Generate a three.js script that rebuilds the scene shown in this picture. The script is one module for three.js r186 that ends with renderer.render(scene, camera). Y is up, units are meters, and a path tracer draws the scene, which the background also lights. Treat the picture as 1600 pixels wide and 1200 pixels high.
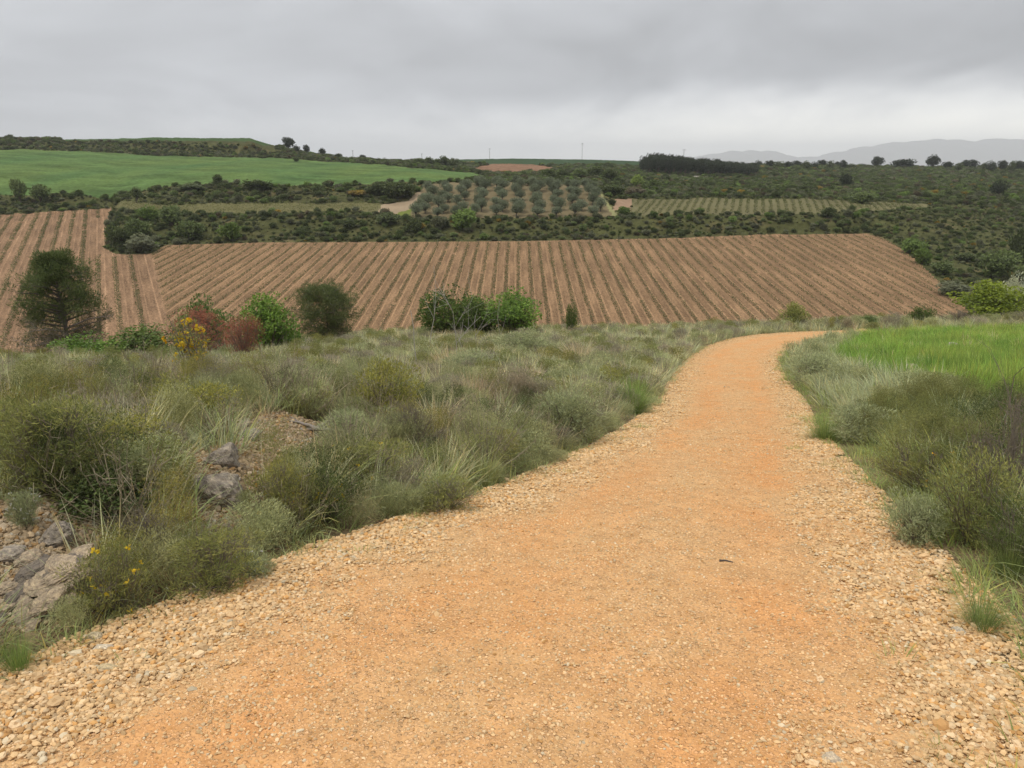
import * as THREE from 'three';
import { mergeGeometries } from 'three/addons/utils/BufferGeometryUtils.js';
import { createNoise2D, createNoise3D } from 'simplex-noise';

// ------------------------------------------------------------------ camera, sky, sun, exposure
const scene = new THREE.Scene();
const PITCH = 16.4 * Math.PI / 180, FOCAL = 1160, EYE = 1.6;      // FOCAL in photo pixels (1600 x 1200)
const camera = new THREE.PerspectiveCamera(2 * Math.atan(600 / FOCAL) * 180 / Math.PI, 4 / 3, 0.05, 60000);
camera.position.set(0, EYE, 0);
camera.rotation.x = -PITCH;
const renderer = new THREE.WebGLRenderer({ antialias: true });
renderer.toneMapping = THREE.LinearToneMapping;
renderer.toneMappingExposure = 1.3;
renderer.shadowMap.enabled = true;

function rngOf(seed) { let a = seed >>> 0; return () => { a = (a + 0x6d2b79f5) | 0; let t = Math.imul(a ^ (a >>> 15), 1 | a); t = (t + Math.imul(t ^ (t >>> 7), 61 | t)) ^ t; return ((t ^ (t >>> 14)) >>> 0) / 4294967296; }; }
const noise2 = createNoise2D(rngOf(11)), noise3 = createNoise3D(rngOf(12));
const clamp = (x, a = 0, b = 1) => Math.min(b, Math.max(a, x)), lerp = (a, b, t) => a + (b - a) * t;
const smooth = (a, b, x) => { const t = clamp((x - a) / (b - a)); return t * t * (3 - 2 * t); };
const fbm = (x, y, o = 4) => { let s = 0, a = 0.5, n = 0; for (let k = 0; k < o; k++) { s += a * noise2(x, y); n += a; a *= 0.5; x = x * 2.03 + 17.1; y = y * 2.03 - 9.7; } return s / n; };
const fbm3 = (x, y, z, o = 4) => { let s = 0, a = 0.5, n = 0; for (let k = 0; k < o; k++) { s += a * noise3(x, y, z); n += a; a *= 0.5; x = x * 2.03 + 17.1; y = y * 2.03 - 9.7; z = z * 2.03 + 3.3; } return s / n; };

// overcast sky: a grey cloud deck with soft folds, opening to a paler, slightly warm strip low down
{
  const w = 2048, h = 1024, d = new Float32Array(w * h * 4);
  for (let j = 0; j < h; j++) {
    const el = ((j + 0.5) / h - 0.5) * Math.PI, se = Math.sin(el), ce = Math.cos(el);
    for (let i = 0; i < w; i++) {
      const az = ((i + 0.5) / w - 0.5) * 2 * Math.PI, dx = ce * Math.cos(az), dz = ce * Math.sin(az), o = (j * w + i) * 4;
      const s = Math.max(se, 0), k = 1 / (s + 0.30);                       // cloud deck seen in perspective
      const cx = dx * k, cz = dz * k;
      const warp = fbm(cx * 0.30 + 5, cz * 0.30, 3);
      const a = fbm(cx * 0.75 + warp * 0.9 + 3.1, cz * 0.80 + 1.7, 5), b = fbm(cx * 2.6 + warp * 1.8 + 40, cz * 2.4 - 13, 4), c = fbm(cx * 0.28 + 70, cz * 0.28 + 21, 2);
      let v = 0.375 * (1 + 2.3 * s) * (1 + 0.21 * a + 0.13 * b + 0.15 * c);      // an overcast sky is brightest overhead
      // the deck is thinner low on one side of the sky: a bright strip above the far plain
      const side = clamp(0.5 + 0.5 * Math.cos(Math.atan2(dx, -dz) - 0.66)), edge = 0.026 + 0.045 * Math.pow(side, 6) + 0.014 * a + 0.008 * b;
      const strip = smooth(edge + 0.045, edge - 0.045, se) * Math.pow(side, 3);
      const deck = smooth(0.05, 0.14, se) * smooth(0.75, 0.25, se) * Math.pow(side, 3);
      v = v * (1 - 0.34 * deck);
      v = lerp(v, 1.15, strip);
      d[o] = v * lerp(0.965, 1.015, strip); d[o + 1] = v * lerp(0.992, 0.99, strip); d[o + 2] = v * lerp(1.04, 0.89, strip); d[o + 3] = 1;
    }
  }
  const t = new THREE.DataTexture(d, w, h, THREE.RGBAFormat, THREE.FloatType);
  t.mapping = THREE.EquirectangularReflectionMapping; t.magFilter = t.minFilter = THREE.LinearFilter; t.needsUpdate = true;
  scene.background = t; scene.environment = t;
}
const sun = new THREE.DirectionalLight(new THREE.Color(1, 0.965, 0.90), 1.5);
sun.position.set(-60, 150, 30); sun.target.position.set(0, -10, -30);
sun.castShadow = true; sun.shadow.radius = 28; sun.shadow.mapSize.set(2048, 2048);
Object.assign(sun.shadow.camera, { left: -80, right: 80, top: 80, bottom: -80, near: 1, far: 400 });
scene.add(sun, sun.target);

// ------------------------------------------------------------------ bookkeeping
const used = new Map();
function numbered(n) { const k = used.get(n) ?? 0; used.set(n, k + 1); return k ? n + '_' + String(k).padStart(3, '0') : n; }
const tag = (o, label, category, group, kind) => { o.userData.label = label; if (category) o.userData.category = category; if (group) o.userData.group = group; if (kind) o.userData.kind = kind; return o; };
function thing(name, label, category, group) { const o = new THREE.Group(); o.name = numbered(name); scene.add(o); return tag(o, label, category, group); }
function part(name, geometry, material, parent) { const m = new THREE.Mesh(geometry, material); m.name = name; parent.add(m); return m; }
const ORD = ['zeroth', 'first', 'second', 'third', 'fourth', 'fifth', 'sixth', 'seventh', 'eighth', 'ninth', 'tenth', 'eleventh', 'twelfth', 'thirteenth', 'fourteenth', 'fifteenth', 'sixteenth', 'seventeenth', 'eighteenth', 'nineteenth'];
const TENS = ['', '', 'twent', 'thirt', 'fort', 'fift', 'sixt', 'sevent', 'eight', 'ninet'];
const ordinal = (n) => n < 20 ? ORD[n] : n % 10 ? TENS[Math.floor(n / 10)] + 'y-' + ORD[n % 10] : TENS[n / 10] + 'ieth';

// ------------------------------------------------------------------ where things stand: x to the right, f forward (z = -f), heights in metres
const CP = Math.cos(PITCH), SP = Math.sin(PITCH);
const sight = (px, py) => { const yc = (600 - py) / FOCAL, w = CP + yc * SP; return { u: (px - 800) / FOCAL / w, e: (yc * CP - SP) / w }; };
const elev = (py) => sight(800, py).e;
function toPx(x, f, h) { const r = h - EYE, d = f * CP - r * SP, up = f * SP + r * CP; return [800 + FOCAL * x / d, 600 - FOCAL * up / d, d]; }
function table(pts) {          // monotone cubic through [x, y] pairs
  const n = pts.length, m = [], s = [];
  for (let i = 0; i < n - 1; i++) s.push((pts[i + 1][1] - pts[i][1]) / (pts[i + 1][0] - pts[i][0]));
  for (let i = 0; i < n; i++) m.push(i === 0 ? s[0] : i === n - 1 ? s[n - 2] : s[i - 1] * s[i] <= 0 ? 0 : 2 * s[i - 1] * s[i] / (s[i - 1] + s[i]));
  return (x) => {
    if (x <= pts[0][0]) return pts[0][1] + (x - pts[0][0]) * s[0];
    if (x >= pts[n - 1][0]) return pts[n - 1][1] + (x - pts[n - 1][0]) * s[n - 2];
    let i = 0; while (x > pts[i + 1][0]) i++;
    const h = pts[i + 1][0] - pts[i][0], t = (x - pts[i][0]) / h, t2 = t * t, t3 = t2 * t;
    return (2 * t3 - 3 * t2 + 1) * pts[i][1] + (t3 - 2 * t2 + t) * h * m[i] + (-2 * t3 + 3 * t2) * pts[i + 1][1] + (t3 - t2) * h * m[i + 1];
  };
}
const pathDown = table([[-60, 7], [-10, 1.3], [0, 0.17], [1.66, 0], [2.4, -0.11], [3.6, -0.36], [7.2, -1.21], [16, -3.11], [27, -5.34], [36, -7.0], [46, -8.76], [60, -11.2], [80, -15], [140, -27]]);
const browOf = table([[-0.85, 19], [-0.55, 21], [-0.38, 27], [-0.22, 40], [-0.05, 48], [0.3, 52], [0.8, 48]]);
function hillBase(x, f) {
  const u = x / Math.max(f, 8), d = Math.max(0, f - browOf(u));
  const drop = d < 9 ? 0.018 * d * d : 0.018 * 81 + 0.324 * (d - 9);
  const rise = 0.036 * Math.max(0, x - 2.4 - f * 0.16) * smooth(3, 10, f);
  return pathDown(f) + rise - drop;
}
// far side of the valley: columns of [f, height in the frame] above the vineyard plane
const PLANE = (f) => -37.8 + 0.103 * f;
const FAR = [
  [-500, [[236, 338], [250, 322], [262, 305], [420, 232], [440, 231], [470, 214], [520, 214], [700, 226]]],
  [0, [[239, 335], [248, 322], [258, 305], [420, 233.5], [438, 231], [458, 220], [490, 218.5], [700, 226]]],
  [172, [[248, 328], [252, 322], [260, 303], [425, 238], [442, 232.5], [462, 222], [500, 218], [700, 228]]],
  [188, [[188, 388], [204, 352], [226, 325], [240, 315], [259, 300], [425, 239], [442, 233], [462, 222], [500, 217.5], [700, 228]]],
  [250, [[195, 380], [207, 347], [222, 332], [238, 318], [258, 292], [430, 243], [445, 238], [462, 222], [500, 215.5], [700, 230]]],
  [400, [[196, 378], [211, 341], [220, 332], [238, 317], [262, 287], [440, 246], [452, 243.5], [466, 222.5], [500, 216.5], [700, 236]]],
  [430, [[196, 378], [211, 341], [220, 332], [238, 317], [262, 287.5], [440, 247], [456, 243], [472, 230], [505, 226], [700, 240]]],
  [480, [[197, 377.5], [212, 342], [220, 331.5], [238, 316.5], [263, 289], [440, 250], [470, 244], [490, 241], [520, 241], [700, 250]]],
  [540, [[197, 377], [212, 342], [220, 331], [238, 316], [264, 289], [440, 254], [475, 250], [510, 249], [600, 253], [1500, 257]]],
  [640, [[197.5, 377], [211, 345], [222, 335], [240, 320], [265, 284], [440, 259], [520, 256.5], [640, 255], [900, 255.5], [1500, 258]]],
  [720, [[198, 376], [210, 346], [215, 341.5], [250, 293], [275, 283], [420, 269], [560, 257], [660, 249.5], [900, 251], [1500, 258]]],
  [800, [[198.5, 376], [210, 346], [215, 341.5], [250, 292], [272, 283.5], [330, 279], [420, 272], [520, 263], [640, 249], [800, 248.5], [1500, 258]]],
  [930, [[202, 373], [212, 345], [216, 339.5], [250, 294], [275, 286.5], [420, 274], [560, 260], [700, 250], [900, 251], [1500, 258]]],
  [990, [[202.5, 372], [212, 342], [218, 336], [232, 324], [250, 311], [275, 301], [420, 277], [600, 260], [700, 252], [1500, 258]]],
  [1100, [[204, 369], [213, 342], [218, 335], [250, 309], [280, 300], [420, 280], [560, 266], [650, 259], [900, 259], [1500, 259]]],
  [1250, [[207, 366], [214, 340], [220, 333], [250, 311], [285, 299], [420, 283], [560, 268], [700, 261], [1500, 259]]],
  [1350, [[209, 363], [217, 340], [223, 331], [250, 315], [290, 301], [420, 285], [560, 269], [700, 262], [1500, 259]]],
  [1450, [[166, 420], [200, 374], [226, 334], [242, 325], [290, 304], [420, 287], [560, 270], [700, 263], [1500, 260]]],
  [1600, [[137, 479], [170, 428], [205, 384], [240, 347], [290, 313], [420, 289], [560, 272], [700, 264], [1500, 260]]],
  [2100, [[130, 490], [170, 430], [205, 386], [240, 350], [290, 316], [420, 290], [560, 273], [700, 264], [1500, 260]]],
].map(([px, pts]) => ({ u: (px - 800) / (FOCAL * 1.027), top: pts[0][0], at: table([[pts[0][0] - 40, PLANE(pts[0][0] - 40)], [pts[0][0], PLANE(pts[0][0])], ...pts.slice(1).map(([f, y]) => [f, EYE + f * elev(y)]), [2600, -26], [6000, -60], [30000, -80]]) }));
function farSide(x, f) {
  const u = x / Math.max(f, 60);
  let i = 0; while (i < FAR.length - 2 && u > FAR[i + 1].u) i++;
  const a = FAR[i], b = FAR[i + 1], t = clamp((u - a.u) / (b.u - a.u)), col = (c) => f <= c.top ? PLANE(f) : c.at(f);
  return lerp(col(a), col(b), t);
}
function ground0(x, f) {
  const n = hillBase(x, f); if (f < 14) return n;
  const g = farSide(x, f), k = 1.2, d = Math.abs(n - g);
  return Math.max(n, g) + (d < k ? (k - d) * (k - d) / (4 * k) : 0);
}
function hit(px, py, from = 0.6, surface = ground0) {
  const { u, e } = sight(px, py); let f = from, g;
  const above = (f) => EYE + f * e - surface(u * f, f);
  while (f < 2500) { g = f * 1.012 + 0.02; if (above(g) < 0) { let a = f, b = g; for (let k = 0; k < 30; k++) { const m = (a + b) / 2; if (above(m) < 0) b = m; else a = m; } return [u * b, b]; } f = g; }
  return [u * 700, 700];
}
const onPlane = (px, py) => { const { u, e } = sight(px, py), f = (EYE + 37.8) / (0.103 - e); return [u * f, f]; };
function inside(poly, x, f) { let c = false; for (let i = 0, j = poly.length - 1; i < poly.length; j = i++) { const a = poly[i], b = poly[j]; if ((a[1] > f) !== (b[1] > f) && x < (b[0] - a[0]) * (f - a[1]) / (b[1] - a[1]) + a[0]) c = !c; } return c; }

// ------------------------------------------------------------------ the track: left and right edges
const EDGE = [[[-190, 1200], [1590, 1215]], [[0, 1080], [1572, 1100]], [[160, 1008], [1545, 1010]], [[300, 952], [1490, 930]], [[455, 886], [1425, 862]], [[612, 826], [1372, 800]], [[765, 776], [1328, 745]], [[885, 722], [1292, 702]], [[956, 686], [1266, 668]], [[1018, 645], [1250, 630]], [[1046, 610], [1226, 600]], [[1062, 580], [1213, 574]], [[1092, 551], [1214, 557]], [[1130, 534], [1232, 546]], [[1180, 524], [1268, 536]], [[1250, 519], [1302, 529]], [[1325, 517], [1345, 523]]];
const edgeL = EDGE.map(([a]) => hit(...a)), edgeR = EDGE.map(([, b]) => hit(...b));
edgeL.unshift([edgeL[0][0] - 0.6, -1], [edgeL[0][0] - 1.2, -6]); edgeR.unshift([edgeR[0][0] + 0.05, -1], [edgeR[0][0] + 0.1, -6]);
edgeL[0] = [-2.6, -8]; edgeL[1] = [-1.9, -1]; edgeR[0] = [0.9, -8]; edgeR[1] = [1.15, -1];
{ const a = edgeL.at(-1), b = edgeR.at(-1); edgeL.push([a[0] + 0.8, a[1] + 0.5], [a[0] + 1.6, a[1] + 1.5]); edgeR.push([b[0] + 0.8, b[1] + 0.6], [b[0] + 1.8, b[1] + 1.6]); }
const v3 = (p) => new THREE.Vector3(p[0], 0, p[1]);
const curveL = new THREE.CatmullRomCurve3(edgeL.map(v3), false, 'centripetal'), curveR = new THREE.CatmullRomCurve3(edgeR.map(v3), false, 'centripetal');
const TRACK = []; for (let i = 0; i <= 420; i++) { const t = i / 420, l = curveL.getPoint(t), r = curveR.getPoint(t); TRACK.push([l.x, l.z, r.x, r.z]); }
// [across 0..1 (left to right edge; outside when <0 or >1), width, distance outside the edge in metres, -left +right]
const trackGrid = new Map();
TRACK.forEach((s, i) => { const f = (s[1] + s[3]) / 2, k = Math.round(f); for (let q = k - 7; q <= k + 7; q++) { if (!trackGrid.has(q)) trackGrid.set(q, []); trackGrid.get(q).push(i); } });
function track(x, f) {
  const list = trackGrid.get(Math.round(f)); if (!list) return null;
  let best = 1e9, bi = 0;
  for (const i of list) { const [lx, lf, rx, rf] = TRACK[i], wx = rx - lx, wf = rf - lf, w2 = wx * wx + wf * wf, t = ((x - lx) * wx + (f - lf) * wf) / w2, tc = clamp(t), d = (x - lx - wx * tc) ** 2 + (f - lf - wf * tc) ** 2; if (d < best) { best = d; bi = i; } }
  const [lx, lf, rx, rf] = TRACK[bi], wx = rx - lx, wf = rf - lf, w = Math.hypot(wx, wf), t = ((x - lx) * wx + (f - lf) * wf) / (w * w);
  return { t, w, out: t < 0 ? -Math.max(-t * w, Math.sqrt(best)) : t > 1 ? Math.max((t - 1) * w, Math.sqrt(best)) : 0 };
}
// real ground: bank beside the track, small unevenness, a step of bare rock on the left
function ground(x, f) {
  let h = ground0(x, f);
  if (f < 70) {
    const k = track(x, f), o = k ? Math.abs(k.out) : 3, fade = smooth(60, 20, f);
    if (!k || k.out !== 0) {
      const b = smooth(0.05, 1.3, o);
      h += b * (0.16 * noise2(x * 0.35, f * 0.35) + 0.07 * noise2(x * 1.1 + 5, f * 1.1)) * (0.4 + 0.6 * fade);
      if (k && k.out < 0) h += (0.32 * smooth(0.15, 1.5, o) + 0.12 * smooth(1.6, 2.6, o)) * smooth(14, 7, f);
      if (k && k.out > 0) h += 0.16 * smooth(0.1, 1.2, o) * smooth(20, 7, f);
    }
  } else if (f > 190 && f < 1200) h += (0.5 * fbm(x * 0.05, f * 0.05, 3) + 0.2 * noise2(x * 0.3, f * 0.3)) * smooth(190, 225, f);
  return h;
}

// ------------------------------------------------------------------ computed textures
function tex(w, h, size, fn, color = true) {          // fn(i, j) -> [r, g, b] in 0..1; size in metres
  const d = new Uint8Array(w * h * 4);
  for (let j = 0; j < h; j++) for (let i = 0; i < w; i++) { const c = fn(i, j), o = (j * w + i) * 4; d[o] = clamp(c[0]) * 255; d[o + 1] = clamp(c[1]) * 255; d[o + 2] = clamp(c[2]) * 255; d[o + 3] = 255; }
  const t = new THREE.DataTexture(d, w, h); t.wrapS = t.wrapT = THREE.RepeatWrapping; t.magFilter = t.minFilter = THREE.LinearFilter; t.repeat.set(1 / size[0], 1 / size[1]);
  if (color) t.colorSpace = THREE.SRGBColorSpace; t.needsUpdate = true; return t;
}
// noise that repeats after n cells
function tiled(n, m, seed) { const r = rngOf(seed), g = new Float32Array(n * m).map(() => r()); return (x, y) => { x = ((x % 1) + 1) % 1 * n; y = ((y % 1) + 1) % 1 * m; const i = Math.floor(x), j = Math.floor(y), a = x - i, b = y - j, sa = a * a * (3 - 2 * a), sb = b * b * (3 - 2 * b), at = (p, q) => g[(q % m) * n + (p % n)]; return lerp(lerp(at(i, j), at(i + 1, j), sa), lerp(at(i, j + 1), at(i + 1, j + 1), sa), sb); }; }
function pebbleField(n, seed) {        // repeating cell pattern: [nearest, second nearest, random of nearest]
  const r = rngOf(seed), px = new Float32Array(n * n), py = new Float32Array(n * n), pr = new Float32Array(n * n); for (let k = 0; k < n * n; k++) { px[k] = r(); py[k] = r(); pr[k] = r(); }
  return (x, y) => { x *= n; y *= n; const i = Math.floor(x), j = Math.floor(y); let a = 9, b = 9, id = 0; for (let q = -1; q < 2; q++) for (let p = -1; p < 2; p++) { const ii = ((i + p) % n + n) % n, jj = ((j + q) % n + n) % n, k = jj * n + ii, d = Math.hypot(i + p + px[k] - x, j + q + py[k] - y); if (d < a) { b = a; a = d; id = pr[k]; } else if (d < b) b = d; } return [a, b, id]; };
}
const S = 1536;
let pathMap, pathBump;
{ // compacted gravel: fine dust with small pebbles standing out of it; 2.6 m
  const c1 = pebbleField(150, 21), c2 = pebbleField(310, 22), g1 = tiled(9, 9, 23), g2 = tiled(40, 40, 24), g3 = tiled(420, 420, 25), g4 = tiled(22, 22, 26);
  const hgt = new Float32Array(S * S);
  pathMap = tex(S, S, [2.6, 2.6], (i, j) => {
    const x = i / S, y = j / S, [a, b, id] = c1(x, y), [a2, b2, id2] = c2(x, y), patch = g1(x, y) * 0.5 + g4(x, y) * 0.5, grain = g3(x, y), mid = g2(x, y);
    const p1 = id > 0.86 - 0.42 * patch ? smooth(0.06, 0.22, b - a) * smooth(0.46, 0.30, a) : 0, p2 = id2 > 0.62 - 0.4 * patch ? smooth(0.05, 0.25, b2 - a2) * smooth(0.5, 0.3, a2) : 0;
    const q = Math.max(p1, p2 * 0.8), tone = p1 > p2 * 0.8 ? (id * 37) % 1 : (id2 * 53) % 1;
    hgt[j * S + i] = p1 * 0.55 + p2 * 0.3 + 0.16 * grain + 0.1 * mid;
    const dust = [0.80 + 0.10 * (grain - 0.5) + 0.08 * (mid - 0.5), 0.785 + 0.12 * (grain - 0.5) + 0.09 * (mid - 0.5), 0.75 + 0.12 * (grain - 0.5) + 0.10 * (mid - 0.5)];
    const st = [0.72 + 0.28 * tone, 0.72 + 0.30 * tone, 0.72 + 0.34 * tone];
    const edge = p1 > 0.02 && p1 < 0.5 || p2 > 0.02 && p2 < 0.45 ? 0.95 : 1;
    return [lerp(dust[0], st[0], q) * edge, lerp(dust[1], st[1], q) * edge, lerp(dust[2], st[2], q) * edge];
  });
  pathBump = tex(S, S, [2.6, 2.6], (i, j) => { const v = hgt[j * S + i]; return [v, v, v]; }, false);
}
let litterMap, litterBump;
{ // dry earth with crumbs of stone and dead stalks; 2.2 m
  const N = 768, c1 = pebbleField(70, 31), g1 = tiled(7, 7, 32), g2 = tiled(60, 60, 33), g3 = tiled(260, 260, 34), hgt = new Float32Array(N * N);
  litterMap = tex(N, N, [2.2, 2.2], (i, j) => { const x = i / N, y = j / N, [a, b, id] = c1(x, y), p = id > 0.45 ? smooth(0.05, 0.2, b - a) : 0, n = 0.5 * g2(x, y) + 0.5 * g3(x, y), m = g1(x, y); hgt[j * N + i] = 0.6 * p + 0.4 * n; const t = 0.62 + 0.25 * (n - 0.5) + 0.14 * (m - 0.5); return [lerp(t, 0.86, p * 0.6 * id), lerp(t * 0.97, 0.81, p * 0.6 * id), lerp(t * 0.92, 0.74, p * 0.6 * id)]; });
  litterBump = tex(N, N, [2.2, 2.2], (i, j) => { const v = hgt[j * N + i]; return [v, v, v]; }, false);
}
function soilTex(spacing, seed) { // tilled strips: harrow streaks along the rows
  const g1 = tiled(26, 3, seed), g2 = tiled(60, 40, seed + 1), g3 = tiled(9, 2, seed + 2), g4 = tiled(96, 160, seed + 3);
  return tex(256, 512, [spacing * 3, 24], (i, j) => { const x = i / 256, y = j / 512, q = (x * 3) % 1, wheel = Math.exp(-(((q - 0.27) / 0.035) ** 2)) + Math.exp(-(((q - 0.73) / 0.035) ** 2)), n = 0.78 + 0.16 * (g1(x, y) - 0.5) + 0.18 * (g2(x, y) - 0.5) + 0.12 * (g3(x, y) - 0.5) + 0.2 * (g4(x, y) - 0.5) + 0.13 * wheel; return [n, n * 0.985, n * 0.97]; });
}
const cropTex = (() => { const g1 = tiled(40, 2, 51), g2 = tiled(80, 80, 52), g3 = tiled(5, 5, 53); return tex(512, 512, [30, 60], (i, j) => { const x = i / 512, y = j / 512, n = 0.8 + 0.14 * (g1(x, y) - 0.5) + 0.16 * (g2(x, y) - 0.5) + 0.14 * (g3(x, y) - 0.5); return [n, n, n]; }); })();
const rockTex = (() => { const g1 = tiled(6, 6, 61), g2 = tiled(30, 30, 62), g3 = tiled(120, 120, 63); return (k) => tex(256, 256, [1, 1], (i, j) => { const x = i / 256, y = j / 256, n = 0.4 * g1(x, y) + 0.35 * g2(x, y) + 0.25 * g3(x, y), lich = smooth(0.62, 0.7, g2(x + 0.3, y) * 0.6 + g1(x, y + 0.4) * 0.4); return k ? [n, n, n] : [0.55 + 0.5 * n + 0.12 * lich, 0.55 + 0.48 * n + 0.13 * lich, 0.55 + 0.46 * n + 0.1 * lich]; }, !k); })();
const rockMap = rockTex(0), rockBump = rockTex(1);

// ------------------------------------------------------------------ fields of the valley (outlines on the ground, in [x, f])
const far = (pts, from = 120) => pts.map(([px, py]) => hit(px, py, from, ground0));
const FIELD = {
  vineyard: [[237, 397], [258, 383], [400, 379], [600, 378], [800, 377], [1000, 373], [1200, 367], [1350, 364.5], [1378, 371], [1410, 388], [1500, 466], [1530, 520], [1560, 640], [300, 640], [262, 500]].map((p) => onPlane(...p)),
  upperLeft: [[-400, 341], [0, 335.5], [100, 331], [175, 327], [170, 350], [164, 375], [165, 388], [178, 396], [200, 398], [237, 396], [262, 500], [300, 640], [-600, 640]].map((p) => onPlane(...p)),
  green: far([[-60, 306], [30, 305], [100, 303.5], [200, 301], [250, 293], [300, 288], [400, 288.5], [500, 290.5], [600, 287], [660, 284], [720, 284], [770, 279], [740, 270], [690, 266], [640, 262], [600, 257.5], [560, 255], [520, 253], [480, 250], [440, 247.6], [400, 246.5], [320, 245.2], [250, 243.2], [180, 239], [100, 235.5], [40, 233.8], [0, 233.6], [-60, 233]], 230),
  stripLeft: far([[186, 331], [260, 333], [400, 333], [590, 331.5], [598, 318], [500, 317.5], [400, 318.5], [250, 320], [180, 323]], 205),
  trackA: far([[590, 331], [620, 333.5], [640, 327], [660, 300], [652, 299], [640, 314], [610, 317.5], [598, 319]], 205),
  verge: far([[618, 334.5], [640, 339.5], [645, 322], [640, 318], [628, 324]], 205),
  orchard: far([[640, 340.5], [800, 341], [960, 338], [945, 318], [936, 300], [930, 289], [800, 286], [700, 286], [664, 289], [645, 318]], 205),
  trackB: far([[938, 338], [965, 336.5], [960, 328], [945, 312], [940, 300], [932, 297], [934, 306], [940, 322]], 205),
  patch: far([[958, 327], [985, 327], [988, 312], [962, 312]], 205),
  stripRight: far([[960, 336.8], [1200, 335], [1300, 333], [1400, 329], [1450, 326], [1450, 320], [1350, 315], [1250, 311], [1100, 310], [990, 312], [986, 328], [962, 330]], 205),
  ploughed: far([[732, 268], [760, 272], [800, 272], [860, 268], [868, 262], [830, 257], [770, 256], [748, 260]], 330),
  ridge: [[-70, 590], [-20, 560], [40, 560], [125, 600], [140, 760], [-80, 760]],
  mesa: far([[100, 222], [180, 220], [260, 219], [400, 219.5], [415, 218], [400, 215], [260, 215], [100, 217]], 440).map((p) => p).concat(),
  cut: far([[1030, 277], [1110, 279.5], [1190, 279.5], [1190, 277], [1110, 276.5], [1030, 274]], 300),
};
FIELD.mesa = [[-270, 468], [-150, 471], [-155, 560], [-300, 560]];
const FIELDS = Object.entries(FIELD);
const SOIL = [0.262, 0.166, 0.092];
const LOOK = {   // name, base colour, texture, texture turn
  scrubFar: ['valley_slope', [0.058, 0.064, 0.027], null, 0],
  scrubNear: ['hillside', [0.46, 0.355, 0.225], null, 0],
  vineyard: ['vineyard_soil', SOIL, soilTex(2.6, 41), 0],
  upperLeft: ['upper_vineyard_soil', [0.258, 0.163, 0.095], soilTex(3.4, 45), 0.478],
  green: ['cereal_field', [0.094, 0.147, 0.043], cropTex, 1.42],
  stripLeft: ['terrace_vineyard_soil', [0.115, 0.105, 0.045], null, 0],
  trackA: ['farm_track', [0.26, 0.195, 0.125], null, 0],
  verge: ['grass_verge', [0.13, 0.15, 0.035], null, 0],
  orchard: ['orchard_ground', [0.15, 0.118, 0.064], null, 0],
  trackB: ['orchard_track', [0.21, 0.20, 0.09], null, 0],
  patch: ['bare_plot', [0.25, 0.165, 0.105], null, 0],
  stripRight: ['terrace_vineyard_ground', [0.125, 0.112, 0.055], null, 0],
  ploughed: ['ploughed_field', [0.23, 0.135, 0.082], soilTex(3, 49), 0.9],
  ridge: ['ridge_field', [0.035, 0.058, 0.025], null, 0],
  mesa: ['hilltop_field', [0.045, 0.075, 0.024], null, 0],
  cut: ['pale_road', [0.25, 0.225, 0.18], null, 0],
};
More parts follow.
